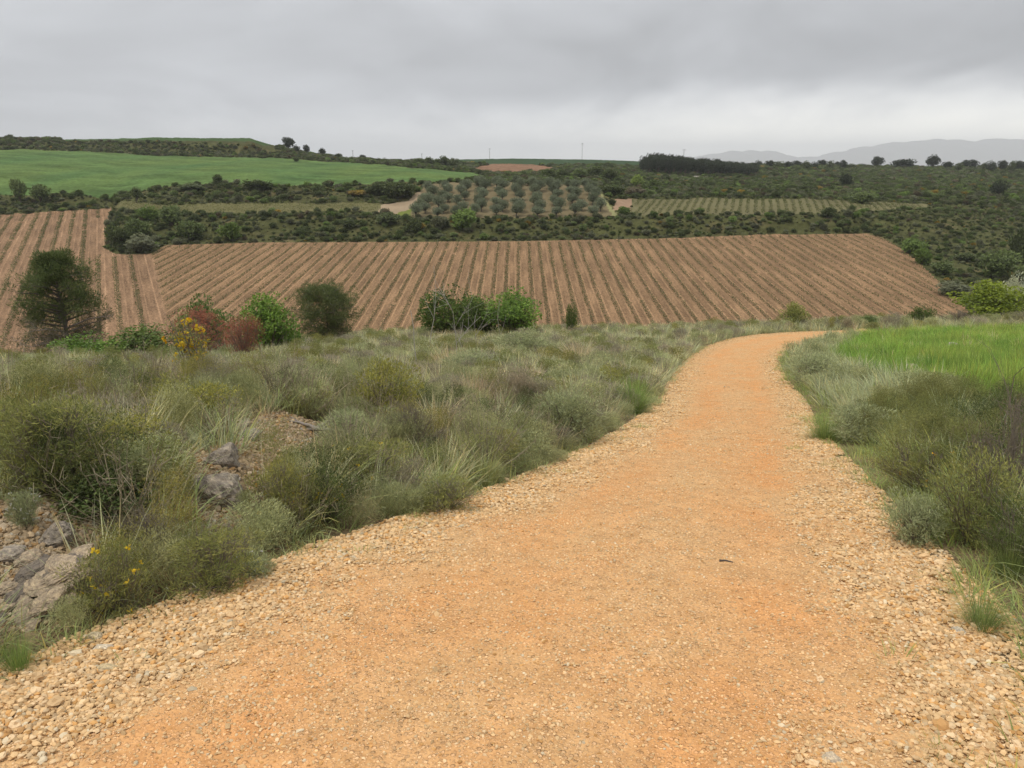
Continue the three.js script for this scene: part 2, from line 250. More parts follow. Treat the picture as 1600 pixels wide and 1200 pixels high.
{
  const COLS = 560, rows = []; let f = -14;
  while (f < 62) { rows.push(f); f += f < 0.5 ? 0.6 : 0.055 + 0.0175 * f; }
  while (f < 118) { rows.push(f); f += 2.2; }
  while (f < 300) { rows.push(f); f += 0.75; }
  while (f < 780) { rows.push(f); f += 2.4; }
  while (f < 19000) { rows.push(f); f *= 1.09; }
  const R = rows.length, W = COLS + 1, pos = new Float32Array(R * W * 3), uv = new Float32Array(R * W * 2);
  for (let j = 0; j < R; j++) for (let i = 0; i <= COLS; i++) {
    const f = rows[j], s = (i / COLS) * 2 - 1, x = (Math.max(f, 0) + 11) * 1.0 * s + 0, o = j * W + i;
    let h = ground(x, f);
    if (f < 60) { const k = track(x, f); if (k) h -= 0.07 * (k.out === 0 ? smooth(-0.02, 0.04, Math.min(k.t, 1 - k.t)) : 0); }
    pos.set([x, h, -f], o * 3); uv.set([x, f], o * 2);
  }
  const idx = []; for (let j = 0; j < R - 1; j++) for (let i = 0; i < COLS; i++) { const a = j * W + i; idx.push(a, a + 1, a + W + 1, a, a + W + 1, a + W); }
  const all = new THREE.BufferGeometry(); all.setAttribute('position', new THREE.BufferAttribute(pos, 3)); all.setIndex(idx); all.computeVertexNormals();
  const nor = all.attributes.normal.array, bins = {};
  for (let t = 0; t < idx.length; t += 3) {
    const x = (pos[idx[t] * 3] + pos[idx[t + 1] * 3] + pos[idx[t + 2] * 3]) / 3, f = -(pos[idx[t] * 3 + 2] + pos[idx[t + 1] * 3 + 2] + pos[idx[t + 2] * 3 + 2]) / 3;
    let c = f < 66 ? 'scrubNear' : 'scrubFar';
    if (f > 85 && f < 800) for (const [n, poly] of FIELDS) { const b = poly.box ??= poly.reduce((m, p) => [Math.min(m[0], p[0]), Math.max(m[1], p[0]), Math.min(m[2], p[1]), Math.max(m[3], p[1])], [1e9, -1e9, 1e9, -1e9]); if (x > b[0] && x < b[1] && f > b[2] && f < b[3] && inside(poly, x, f)) { c = n; break; } }
    (bins[c] ??= []).push(idx[t], idx[t + 1], idx[t + 2]);
  }
  for (const [c, list] of Object.entries(bins)) {
    const [name, base, map, turn] = LOOK[c], remap = new Map(), p = [], n = [], q = [], col = [], ix = [];
    for (const v of list) {
      if (!remap.has(v)) {
        remap.set(v, p.length / 3);
        const x = pos[v * 3], f = -pos[v * 3 + 2];
        p.push(x, pos[v * 3 + 1], -f); n.push(nor[v * 3], nor[v * 3 + 1], nor[v * 3 + 2]); q.push(uv[v * 2], uv[v * 2 + 1]);
        let m = 1 + 0.16 * fbm(x * 0.03, f * 0.03, 3) + 0.10 * fbm(x * 0.4, f * 0.4, 2), g = fbm(x * 0.07 + 9, f * 0.07, 3), rgb = base;
        if (c === 'scrubFar') { m = 2.5 * (1 + 0.28 * fbm(x * 0.06, f * 0.06, 4) + 0.25 * noise2(x * 0.9, f * 0.9)); rgb = [lerp(base[0], 0.10, smooth(0.2, 0.8, g)), lerp(base[1], 0.088, smooth(0.2, 0.8, g)), lerp(base[2], 0.046, smooth(0.2, 0.8, g))]; if (f > 800) rgb = [0.06, 0.07, 0.04]; }
        if (c === 'scrubNear') { m = 1.1 + 0.2 * fbm(x * 0.5, f * 0.5, 3); }
        if (c === 'green') { const w = fbm(x * 0.02 + 3, f * 0.008, 3); rgb = [base[0] * (1 + 0.25 * w), base[1] * (1 + 0.10 * w), base[2]]; }
        if (map) m *= 1.32;
        col.push(rgb[0] * m, rgb[1] * m, rgb[2] * m);
      }
      ix.push(remap.get(v));
    }
    const g = new THREE.BufferGeometry(); g.setAttribute('position', new THREE.Float32BufferAttribute(p, 3)); g.setAttribute('normal', new THREE.Float32BufferAttribute(n, 3)); g.setAttribute('uv', new THREE.Float32BufferAttribute(q, 2)); g.setAttribute('color', new THREE.Float32BufferAttribute(col, 3)); g.setIndex(ix);
    const m = new THREE.MeshStandardMaterial({ vertexColors: true, roughness: 1 }); m.specularIntensity = 0.1;
    if (map) { m.map = map.clone(); m.map.rotation = turn; m.map.needsUpdate = true; }
    if (c === 'scrubFar') { m.map = litterMap.clone(); m.map.repeat.set(1 / 9, 1 / 9); m.map.needsUpdate = true; }
    if (c === 'scrubNear') { m.map = litterMap; m.bumpMap = litterBump; m.bumpScale = 0.02; }
    const o = new THREE.Mesh(g, m); o.name = name; o.userData.kind = 'structure'; o.receiveShadow = true; scene.add(o);
  }
}
// far mountains beyond the plain
{
  const prof = table([[-0.1, 257], [0.19, 256], [0.235, 246], [0.28, 236], [0.305, 235], [0.34, 240], [0.375, 246], [0.41, 240], [0.45, 230], [0.505, 222], [0.55, 219], [0.585, 221], [0.615, 217], [0.66, 222], [0.75, 230], [0.95, 250]]);
  const g = new THREE.PlaneGeometry(1, 1, 240, 26), p = g.attributes.position;
  for (let k = 0; k < p.count; k++) {
    const s = p.getX(k) + 0.5, t = 0.5 - p.getY(k), u = lerp(-0.1, 0.95, s), f = lerp(16500, 11500, t), crest = EYE + 15000 * elev(prof(u)) + 55 * fbm(u * 34, 3, 4);
    const rise = t < 0.3 ? smooth(0, 0.3, t) : smooth(1, 0.3, t), y = -95 + (crest + 95) * rise + 70 * rise * (1 - rise) * fbm(u * 22, f * 0.0011, 4);
    p.setXYZ(k, u * 15000 * (0.9 + 0.1 * f / 15000), y, -f);
  }
  g.computeVertexNormals();
  const o = new THREE.Mesh(g, new THREE.MeshStandardMaterial({ color: new THREE.Color().setRGB(0.20, 0.19, 0.155), roughness: 1 })); o.name = 'mountains'; o.userData.kind = 'structure'; scene.add(o);
}

// ------------------------------------------------------------------ the gravel track
const trackTop = (x, f, t, w) => ground0(x, f) + 0.012 + 0.02 * Math.sin(Math.PI * clamp(t)) + 0.012 * noise2(x * 1.3, f * 1.3) + 0.006 * noise2(x * 5, f * 5) - 0.022 * (Math.exp(-(((t - 0.34) / 0.1) ** 2)) + Math.exp(-(((t - 0.72) / 0.1) ** 2)));
const loose = (t, x, f) => clamp(Math.max(smooth(0.31, 0.04, t + 0.07 * noise2(x * 1.5, f * 0.8) + 0.03 * noise2(x * 6, f * 6)), smooth(0.76, 0.99, t + 0.07 * noise2(x * 1.5 + 7, f * 0.8) + 0.03 * noise2(x * 6, f * 6))));
let gravelTrack;
{
  const A = 84, p = [], q = [], col = [], ix = [], rows = [];
  let last = null;
  for (let i = 0; i <= 2600; i++) { const t = i / 2600, l = curveL.getPoint(t), r = curveR.getPoint(t), mf = (l.z + r.z) / 2, mx = (l.x + r.x) / 2; if (last && Math.hypot(mf - last[1], mx - last[0]) < 0.03 + 0.012 * Math.max(0, mf)) continue; last = [mx, mf]; rows.push([l.x, l.z, r.x, r.z]); }
  rows.forEach(([lx, lf, rx, rf], j) => {
    for (let a = 0; a <= A; a++) {
      const t = lerp(-0.07, 1.07, a / A), x = lerp(lx, rx, t), f = lerp(lf, rf, t), k = loose(t, x, f), out = Math.max(0, -t, t - 1);
      p.push(x, trackTop(x, f, t) - out * 0.5 + 0.01 * k * noise2(x * 16, f * 16), -f); q.push(x, f);
      const n = fbm(x * 0.8, f * 0.5, 3), n2 = fbm(x * 3 + 4, f * 3, 2), rut = Math.exp(-(((t - 0.33) / 0.085) ** 2)) + Math.exp(-(((t - 0.73) / 0.075) ** 2)), org = clamp(0.36 + 0.28 * rut + 0.5 * n + 0.2 * n2) * (1 - k), c = [lerp(0.84, 0.885, org), lerp(0.53, 0.44, org), lerp(0.268, 0.178, org)];
      const m = 1 + 0.06 * n2; col.push(c[0] * m, c[1] * m, c[2] * m);
    }
    if (j) for (let a = 0; a < A; a++) { const b = j * (A + 1) + a, d = b - A - 1; ix.push(d, d + 1, b + 1, d, b + 1, b); }
  });
  const g = new THREE.BufferGeometry(); g.setAttribute('position', new THREE.Float32BufferAttribute(p, 3)); g.setAttribute('uv', new THREE.Float32BufferAttribute(q, 2)); g.setAttribute('color', new THREE.Float32BufferAttribute(col, 3)); g.setIndex(ix); g.computeVertexNormals();
  gravelTrack = new THREE.Mesh(g, new THREE.MeshStandardMaterial({ vertexColors: true, map: pathMap, bumpMap: pathBump, bumpScale: 0.008, roughness: 1 })); gravelTrack.material.specularIntensity = 0.1;
  gravelTrack.name = 'gravel_path'; gravelTrack.userData.kind = 'structure'; scene.add(gravelTrack);
}
// stones
function stoneGeometry(seed, detail = 0, flat = 0.62) {
  const g = new THREE.IcosahedronGeometry(1, detail), p = g.attributes.position, v = new THREE.Vector3(), o = seed * 13.7;
  for (let k = 0; k < p.count; k++) { v.fromBufferAttribute(p, k); const s = 0.78 + 0.34 * noise3(v.x * 0.9 + o, v.y * 0.9, v.z * 0.9) + 0.1 * noise3(v.x * 2.4, v.y * 2.4 + o, v.z * 2.4); v.multiplyScalar(s); v.y = Math.max(v.y * flat, -0.4); p.setXYZ(k, v.x, v.y, v.z * 0.82); }
  g.deleteAttribute('uv'); g.computeVertexNormals(); return g;
}
const STONES = [1, 2, 3, 4, 5].map((s) => stoneGeometry(s)), BIGSTONES = [11, 12, 13, 14].map((s) => stoneGeometry(s, 1));
const stoneMat = new THREE.MeshStandardMaterial({ color: 0xffffff, roughness: 1, flatShading: true }); stoneMat.specularIntensity = 0.1;
const stoneTone = (r) => { const t = r(), m = 0.66 + 0.5 * r(), c = t < 0.6 ? [0.575, 0.38, 0.19] : t < 0.82 ? [0.60, 0.425, 0.24] : t < 0.95 ? [0.52, 0.285, 0.105] : [0.57, 0.46, 0.30]; return new THREE.Color().setRGB(c[0] * m, c[1] * m, c[2] * m); };
{
  const r = rngOf(71), list = [], M = new THREE.Matrix4(), Q = new THREE.Quaternion(), E = new THREE.Euler();
  const bands = [[1.2, 3.2, 105000, 0.0033, 0.0165], [3.2, 6.5, 105000, 0.0048, 0.018], [6.5, 14, 95000, 0.0075, 0.021], [14, 46, 60000, 0.014, 0.033]];
  for (const [f0, f1, n, s0, s1] of bands) {
    const sel = TRACK.filter((s) => (s[1] + s[3]) / 2 > f0 - 0.3 && (s[1] + s[3]) / 2 < f1 + 0.3);
    for (let k = 0; k < n; k++) {
      const i = r() * (sel.length - 1), a = sel[Math.floor(i)], b = sel[Math.floor(i) + 1], w = i % 1, t = lerp(-0.05, 1.05, r()), lx = lerp(a[0], b[0], w), lf = lerp(a[1], b[1], w), rx = lerp(a[2], b[2], w), rf = lerp(a[3], b[3], w), x = lerp(lx, rx, t), f = lerp(lf, rf, t);
      if (f < f0 || f > f1 || f < 0.9) continue;
      const e = loose(t, x, f), patch = smooth(0.1, 0.6, fbm(x * 1.4 + 30, f * 1.4, 2));
      const mid = Math.exp(-(((t - 0.53) / 0.09) ** 2)); if (r() > 0.2 + 0.8 * e + (0.25 * patch + 0.15 * mid) * (1 - e)) continue;
      let s = s0 + (s1 - s0) * Math.pow(r(), 2.6); s *= lerp(0.58, 1, smooth(0, 0.9, e)); if (r() < 0.006) s *= 1.9;
      list.push([x, f, t, s, e]);
    }
  }
  for (const p of list) p.push(p[3] / (p[1] + 0.8));
  list.sort((a, b) => b[5] - a[5]);
  const put = (p, M) => { const [x, f, t, s] = p; E.set((r() - 0.5) * 0.7, r() * 6.3, (r() - 0.5) * 0.7); M.compose(new THREE.Vector3(x, trackTop(x, f, t) + s * (0.1 + 0.5 * r() * p[4]), -f), Q.setFromEuler(E), new THREE.Vector3(s * (0.85 + 0.4 * r()), s * (0.75 + 0.4 * r()), s)); return M; };
  const mats = Array.from({ length: 12 }, () => { const m = stoneMat.clone(); m.color.copy(stoneTone(r)); return m; });
  for (const p of list.slice(0, 300)) { const o = part('stone', BIGSTONES[Math.floor(r() * 4)], mats[Math.floor(r() * 12)], gravelTrack); put(p, M); M.decompose(o.position, o.quaternion, o.scale); }
  const rest = list.slice(300);
  STONES.forEach((g, v) => {
    const mine = rest.filter((_, k) => k % STONES.length === v), im = new THREE.InstancedMesh(g, stoneMat, mine.length);
    mine.forEach((p, k) => { im.setMatrixAt(k, put(p, M)); im.setColorAt(k, stoneTone(r)); });
    im.name = 'gravel'; im.userData.kind = 'stuff'; gravelTrack.add(im);
  });
}

// ------------------------------------------------------------------ plants: builders
class Build {
  constructor() { this.p = []; this.c = []; this.i = []; this.n = 0; }
  vert(x, y, z, c) { this.p.push(x, y, z); this.c.push(c[0], c[1], c[2]); return this.n++; }
  tri(a, b, c) { this.i.push(a, b, c); }
  leaf(x, y, z, dx, dy, dz, len, wid, col, r) {        // a pointed leaf, two faces folded along the rib
    let ax = dy * 0.3 + (r() - 0.5), ay = dz - dx * 0.5 + (r() - 0.5), az = -dx + (r() - 0.5), k = ax * dx + ay * dy + az * dz; ax -= k * dx; ay -= k * dy; az -= k * dz;
    const m = wid / 2 / (Math.hypot(ax, ay, az) || 1); ax *= m; ay *= m; az *= m;
    const bx = x + dx * len * 0.45, by = y + dy * len * 0.45, bz = z + dz * len * 0.45, t = this.vert(x + dx * len, y + dy * len - len * 0.08, z + dz * len, col), a = this.vert(x, y, z, col), l = this.vert(bx + ax, by + ay, bz + az, col), q = this.vert(bx - ax, by - ay, bz - az, col);
    this.tri(a, l, t); this.tri(a, t, q);
  }
  blade(x, y, z, az, lean, curve, len, wid, c0, c1, seg = 3) {      // grass blade, bending over
    const sx = -Math.sin(az) * wid / 2, sz = Math.cos(az) * wid / 2, dx = Math.cos(az), dz = Math.sin(az); let a = lean, pl = this.vert(x - sx, y, z - sz, c0), pr = this.vert(x + sx, y, z + sz, c0);
    for (let k = 1; k <= seg; k++) {
      const s = len / seg; a += curve / seg; x += dx * Math.sin(a) * s; z += dz * Math.sin(a) * s; y += Math.cos(a) * s;
      const t = k / seg, c = [lerp(c0[0], c1[0], t), lerp(c0[1], c1[1], t), lerp(c0[2], c1[2], t)], w = 1 - t * 0.75;
      if (k === seg) { const q = this.vert(x, y, z, c); this.tri(pl, pr, q); } else { const l = this.vert(x - sx * w, y, z - sz * w, c), q = this.vert(x + sx * w, y, z + sz * w, c); this.tri(pl, pr, q); this.tri(pl, q, l); pl = l; pr = q; }
    }
  }
  tube(pts, r0, r1, sides, col) {
    let prev = null; const n = pts.length;
    for (let k = 0; k < n; k++) {
      const a = pts[Math.max(0, k - 1)], b = pts[Math.min(n - 1, k + 1)]; let dx = b[0] - a[0], dy = b[1] - a[1], dz = b[2] - a[2]; const L = Math.hypot(dx, dy, dz) || 1; dx /= L; dy /= L; dz /= L;
      let ux = Math.abs(dy) > 0.9 ? 1 : 0, uy = Math.abs(dy) > 0.9 ? 0 : 1, uz = 0; let vx = dy * uz - dz * uy, vy = dz * ux - dx * uz, vz = dx * uy - dy * ux; const V = Math.hypot(vx, vy, vz); vx /= V; vy /= V; vz /= V; const wx = dy * vz - dz * vy, wy = dz * vx - dx * vz, wz = dx * vy - dy * vx;
      const rr = lerp(r0, r1, k / (n - 1)), ring = [];
      for (let s = 0; s < sides; s++) { const t = s / sides * 6.2832, c = Math.cos(t) * rr, d = Math.sin(t) * rr; ring.push(this.vert(pts[k][0] + vx * c + wx * d, pts[k][1] + vy * c + wy * d, pts[k][2] + vz * c + wz * d, col)); }
      if (prev) for (let s = 0; s < sides; s++) { const q = (s + 1) % sides; this.tri(prev[s], ring[s], ring[q]); this.tri(prev[s], ring[q], prev[q]); }
      prev = ring;
    }
  }
  geo() { const g = new THREE.BufferGeometry(); g.setAttribute('position', new THREE.Float32BufferAttribute(this.p, 3)); g.setAttribute('color', new THREE.Float32BufferAttribute(this.c, 3)); g.setIndex(this.i); g.computeVertexNormals(); return g; }
}
const leafMat = new THREE.MeshPhysicalMaterial({ vertexColors: true, roughness: 0.9, transmission: 0.42, thickness: 0, specularIntensity: 0.25, side: THREE.DoubleSide }); leafMat.name = 'leaf';
const grassMat = leafMat.clone(); grassMat.transmission = 0.45; grassMat.name = 'grass';
const woodMat = new THREE.MeshStandardMaterial({ vertexColors: true, roughness: 1 }); woodMat.name = 'bark';
const tinted = new Map();
function tint(c, base = leafMat) { const k = base.name + c.join(); if (!tinted.has(k)) { const m = base.clone(); m.color.setRGB(...c); tinted.set(k, m); } return tinted.get(k); }
const mixc = (a, b, t, m = 1) => [lerp(a[0], b[0], t) * m, lerp(a[1], b[1], t) * m, lerp(a[2], b[2], t) * m];
function ball(r) { let x, y, z, d; do { x = r() * 2 - 1; y = r() * 2 - 1; z = r() * 2 - 1; d = x * x + y * y + z * z; } while (d > 1 || d < 1e-4); return [x, y, z, Math.sqrt(d)]; }
// A shrub or tree in a box 1 wide and 1 high. o: trunk (bare height), clumps, leaves per clump, clump size, leaf [len, wid], dir [out, up, random], cols [a, b]
function plant(seed, o) {
  const r = rngOf(seed), F = new Build(), Wd = new Build(), bark = o.bark ?? [0.12, 0.09, 0.065], low = o.trunk ?? 0.06, cs = o.clump ?? 0.2, heads = [];
  const cy = (low + 1) / 2, ry = (1 - low) / 2 - cs * 0.5, rx = 0.5 - cs * 0.6, fork = o.fork ?? low * 0.6, tr = o.trunkR ?? 0.03, lean = [(r() - 0.5) * 0.12, (r() - 0.5) * 0.12];
  if (low > 0.12) Wd.tube([[0, -0.05, 0], [lean[0] * 0.3, fork * 0.5, lean[1] * 0.3], [lean[0], fork, lean[1]]], tr * 1.25, tr * 0.85, 6, bark);
  const fx = low > 0.12 ? lean[0] : 0, fz = low > 0.12 ? lean[1] : 0;
  for (let k = 0; k < o.clumps; k++) {
    const a = k * 2.39996 + r() * 0.9, sy = o.dome ? Math.pow(r(), 0.7) * 2 - 1 : r() * 2 - 1, ring = Math.sqrt(Math.max(0, 1 - sy * sy)), rad = Math.pow(r(), 0.38), jag = 0.82 + 0.36 * r();
    const c = [fx + Math.cos(a) * ring * rad * rx * jag, cy + sy * ry * (0.5 + 0.5 * rad) * (o.jag ? 0.75 + 0.45 * r() : 1), fz + Math.sin(a) * ring * rad * rx * jag], size = cs * (0.65 + 0.6 * r()), tone = r(); heads.push([...c, size]);
    const base = low > 0.12 ? [fx, fork * (0.85 + 0.2 * r()), fz] : [(r() - 0.5) * 0.12, -0.02, (r() - 0.5) * 0.12], mid = [lerp(base[0], c[0], 0.5) + (r() - 0.5) * 0.08, lerp(base[1], c[1], 0.55) + 0.02, lerp(base[2], c[2], 0.5) + (r() - 0.5) * 0.08];
    Wd.tube([base, mid, c], (low > 0.12 ? tr * 0.5 : o.stemR ?? 0.012), 0.003, o.sides ?? 4, bark);
    for (let q = 0; q < (o.twigs ?? 0); q++) { const [x, y, z] = ball(r); Wd.tube([mid.map((m, i) => lerp(m, c[i], r())), [c[0] + x * size, c[1] + y * size, c[2] + z * size]], 0.0035, 0.001, 3, bark); }
    for (let q = 0; q < o.leaves; q++) {
      const [x, y, z, d] = ball(r), s = Math.pow(d, -0.55), X = c[0] + x * s * size, Y = Math.max(0.01, c[1] + y * s * size * (o.flat ?? 0.85)), Z = c[2] + z * s * size, [p, t, w] = ball(r), [ko, ku, kr] = o.dir ?? [0.6, 0.3, 0.8];
      let dx = x / d * ko + p / w * kr, dy = y / d * ko + ku + t / w * kr, dz = z / d * ko + z * 0 + (w ? (p * t) * 0 : 0) + ball(r)[2] * kr; const L = Math.hypot(dx, dy, dz) || 1;
      const col = mixc(o.cols[0], o.cols[1], clamp(tone * 0.6 + r() * 0.5), 0.75 + 0.5 * r()), ln = o.leaf[0] * (0.6 + 0.8 * r());
      F.leaf(X, Y, Z, dx / L, dy / L, dz / L, ln, o.leaf[1] * (0.7 + 0.6 * r()), o.rare && r() < o.rare[0] ? o.rare[1] : col, r);
    }
  }
  const foliage = F.geo(), wood = Wd.geo(); foliage.computeBoundingBox(); const bb = foliage.boundingBox, kw = 1 / Math.max(0.3, (bb.max.x - bb.min.x + bb.max.z - bb.min.z) / 2), kh = 1 / bb.max.y;
  for (const g of [foliage, wood]) g.scale(kw, kh, kw);
  return { foliage, wood, tree: low > 0.12, heads: heads.map(([x, y, z, s]) => [x * kw, y * kh, z * kw, s * kw]) };
}
// places: stand a plant so that it is w photo pixels wide with its top at the given height, at f metres (found on the slope when only its foot is known)
function spot(px, foot, topY, wpx, f) {
  let x; if (f == null) [x, f] = hit(px, foot, foot < 400 ? 125 : 1, ground); else x = sight(px, foot ?? topY).u * f;
  const base = ground(x, f), d = toPx(x, f, base)[2], top = EYE + f * elev(topY);
  return { x, f, base, w: wpx * d / FOCAL, h: Math.max(0.15, top - base), d };
}
let plantTurn = 0;
function setPlant(proto, name, label, category, group, s, leaf = leafMat, wood = woodMat) {
  const o = thing(name, label, category, group); o.position.set(s.x, s.base - 0.03, -s.f); o.rotation.y = (plantTurn += 2.1); o.scale.set(s.w, s.h, s.w);
  part(proto.tree ? 'trunk' : 'stems', proto.wood, wood, o); part(proto.tree ? 'crown' : 'foliage', proto.foliage, leaf, o); return o;
}
// kinds of plants for the far side of the valley (white leaves, coloured where they are set)
const W1 = [0.8, 0.8, 0.78], W2 = [1.3, 1.25, 1.1];
const farBush = [1, 2, 3, 4].map((s) => plant(100 + s, { clumps: 22, leaves: 60, clump: 0.22, leaf: [0.12, 0.08], cols: [W1, W2], jag: true, flat: 0.8, sides: 3 }));
const farTree = [1, 2, 3].map((s) => plant(120 + s, { clumps: 24, leaves: 60, clump: 0.19, leaf: [0.1, 0.065], trunk: 0.24, trunkR: 0.03, cols: [W1, W2], jag: true, bark: [0.09, 0.07, 0.055] }));
const farPine = [1, 2, 3].map((s) => plant(130 + s, { clumps: 26, leaves: 60, clump: 0.17, leaf: [0.12, 0.035], trunk: 0.2, trunkR: 0.028, cols: [W1, W2], jag: true, dir: [0.9, 0.4, 0.5] }));
const oliveProto = [1, 2, 3].map((s) => plant(140 + s, { clumps: 30, leaves: 62, clump: 0.19, leaf: [0.085, 0.04], trunk: 0.25, trunkR: 0.045, fork: 0.2, cols: [[0.8, 0.8, 0.8], [1.1, 1.1, 1.1]], jag: true, bark: [0.10, 0.08, 0.065] }));
const G = { straw: [0.135, 0.145, 0.06], dark: [0.085, 0.107, 0.04], mid: [0.115, 0.15, 0.052], bright: [0.13, 0.19, 0.048], lime: [0.19, 0.25, 0.06], olive: [0.18, 0.205, 0.12], grey: [0.135, 0.145, 0.085], pine: [0.046, 0.058, 0.034], brown: [0.12, 0.10, 0.06], gold: [0.24, 0.17, 0.03] };

// ------------------------------------------------------------------ vineyards
const vr = rngOf(201);
function vineRow(pts, o) {        // pts: [x, f] along the row
  const L = new Build(), T = new Build();
  for (const [x, f] of pts) {
    if (vr() < 0.05) continue;
    const y = ground(x, f), h = o.h * (0.7 + 0.5 * vr()), tone = vr();
    T.tube([[x, y - 0.05, -f], [x + (vr() - 0.5) * 0.08, y + h * 0.55, -f]], 0.035, 0.02, 3, [0.10, 0.08, 0.06]);
    for (let k = 0; k < o.n; k++) { const [a, b, c] = ball(vr), col = mixc(o.cols[0], o.cols[1], clamp(tone * 0.5 + vr() * 0.6), 0.75 + 0.5 * vr()), low = k < o.n * (o.weeds ?? 0.3); L.leaf(x + a * o.w * 0.5, y + (low ? 0.04 + vr() * 0.12 : h * 0.55 + b * h * 0.45), -f + c * 0.6, a * 0.8, 0.5, c * 0.8, o.leaf * (0.7 + 0.6 * vr()), o.leaf * 0.8, col, vr); }
  }
  return [L.geo(), T.geo()];
}
function rowThing(label, group, geos, ends) {
  const o = thing('vine_row', label, 'vine row', group); part('foliage', geos[0], leafMat, o).userData.kind = 'stuff'; part('vine_trunks', geos[1], woodMat, o).userData.kind = 'stuff';
  for (const [x, f] of ends) { const p = new Build(), y = ground(x, f); p.tube([[x, y - 0.1, -f], [x, y + 0.95, -f]], 0.05, 0.045, 5, [0.13, 0.105, 0.08]); part('end_post', p.geo(), woodMat, o); }
}
function rowsIn(poly, az, spacing, step, o, say, group, from, visible) {
  const c = Math.cos(az), s = Math.sin(az), to = ([x, f]) => [x * c - f * s, x * s + f * c], back = (a, b) => [a * c + b * s, -a * s + b * c], q = poly.map(to), lo = Math.min(...q.map((p) => p[0])), hi = Math.max(...q.map((p) => p[0])), l2 = Math.min(...q.map((p) => p[1])), h2 = Math.max(...q.map((p) => p[1])), rows = [];
  for (let a = Math.ceil((lo - from) / spacing) * spacing + from; a < hi; a += spacing) { const pts = []; for (let b = l2 + vr() * step; b < h2; b += step * (0.85 + 0.3 * vr())) { const [x, f] = back(a + (vr() - 0.5) * 0.12, b); if (inside(poly, x, f) && visible(x, f)) pts.push([x, f]); } if (pts.length > 3) rows.push(pts); }
  rows.forEach((pts, k) => rowThing(say(k + 1, rows.length), group, vineRow(pts, o), [pts.at(-1)]));
  return rows.length;
}
const inFrame = (x, f) => { const [px, py] = toPx(x, f, ground(x, f)); return px > -40 && px < 1640 && py < 575; };
const inset = (poly, d) => { const cx = poly.reduce((s, p) => s + p[0], 0) / poly.length, cf = poly.reduce((s, p) => s + p[1], 0) / poly.length; return poly.map(([x, f]) => { const l = Math.hypot(x - cx, f - cf); return [cx + (x - cx) * (1 - d / l), cf + (f - cf) * (1 - d / l)]; }); };
const mainRows = FIELD.vineyard.map(([x, f], i) => [x, i >= 1 && i <= 8 ? f - 2.6 : f]);
const VINE = { h: 0.66, w: 0.8, n: 26, leaf: 0.21, cols: [[0.06, 0.08, 0.024], [0.115, 0.145, 0.042]], weeds: 0.5 };
rowsIn(mainRows, 0.009, 2.6, 1.15, VINE, (k, n) => k === 1 ? 'short vine row at the left corner of the big brown vineyard' : k === n ? 'last vine row along the right edge of the big brown vineyard' : k <= n / 2 ? `${ordinal(k)} green vine row from the left edge of the big brown vineyard` : `${ordinal(n + 1 - k)} green vine row from the right edge of the big brown vineyard`, 'rows of the big vineyard', 0, inFrame);
const leftRows = FIELD.upperLeft.map(([x, f], i) => [x - (i > 2 && i < 13 ? 3.2 : 0), f - (i >= 6 && i <= 9 ? 3 : 0.8)]);
rowsIn(leftRows, -0.478, 3.4, 1.15, { ...VINE, w: 1.0, n: 30, cols: [[0.065, 0.09, 0.028], [0.115, 0.15, 0.045]] }, (k, n) => `${ordinal(n + 1 - k)} vine row from the dirt headland in the left-hand vineyard`, 'rows of the left-hand vineyard', 1.2, inFrame);
rowsIn(inset(FIELD.stripRight, 1.2), 0.30, 2.2, 1.3, { h: 0.95, w: 1.0, n: 22, leaf: 0.27, cols: [[0.09, 0.105, 0.03], [0.14, 0.155, 0.045]], weeds: 0.2 }, (k, n) => `${ordinal(k)} yellow-green vine row from the left on the terrace right of the orchard`, 'rows of the right terrace vineyard', 0, () => true);
rowsIn(inset(FIELD.stripLeft, 0.3), 0.25, 2.4, 1.3, { h: 0.85, w: 0.8, n: 14, leaf: 0.27, cols: [[0.10, 0.115, 0.03], [0.155, 0.165, 0.048]], weeds: 0.2 }, (k, n) => `${ordinal(k)} short vine row from the left on the narrow terrace left of the orchard`, 'rows of the left terrace vineyard', 0, () => true);

// ------------------------------------------------------------------ olive orchard
{
  const r = rngOf(301), a = hit(652, 338, 205, ground0), b = hit(930, 336, 205, ground0), n = 10, step = (b[0] - a[0]) / (n - 1);
  for (let j = 0; j < 7; j++) for (let i = 0; i < n; i++) {
    const f = 217.5 + j * 5.1 + (r() - 0.5) * 0.9, x = a[0] + i * step + (j % 2 ? step * 0.28 : 0) + (r() - 0.5) * 0.9, w = 4.5 * (0.85 + 0.3 * r()), h = 3.7 * (0.8 + 0.35 * r());
    if (!inside(FIELD.orchard, x, f - 1)) continue;
    const row = j === 0 ? 'front row' : j === 6 ? 'rearmost row' : ordinal(j + 1) + ' row from the front', which = i === 0 ? 'leftmost tree' : i === 9 ? 'rightmost tree' : i < 5 ? ordinal(i + 1) + ' tree from the left' : ordinal(10 - i) + ' tree from the right', sz = { x, f, base: ground(x, f), w, h }, m = 0.88 + 0.24 * r();
    setPlant(oliveProto[Math.floor(r() * 3)], 'olive_tree', `grey-green olive tree, ${which}, ${row} of the orchard`, 'olive tree', 'olive orchard on the terrace', sz, tint([G.olive[0] * m, G.olive[1] * m, G.olive[2] * m].map((v) => +v.toFixed(3))));
  }
}
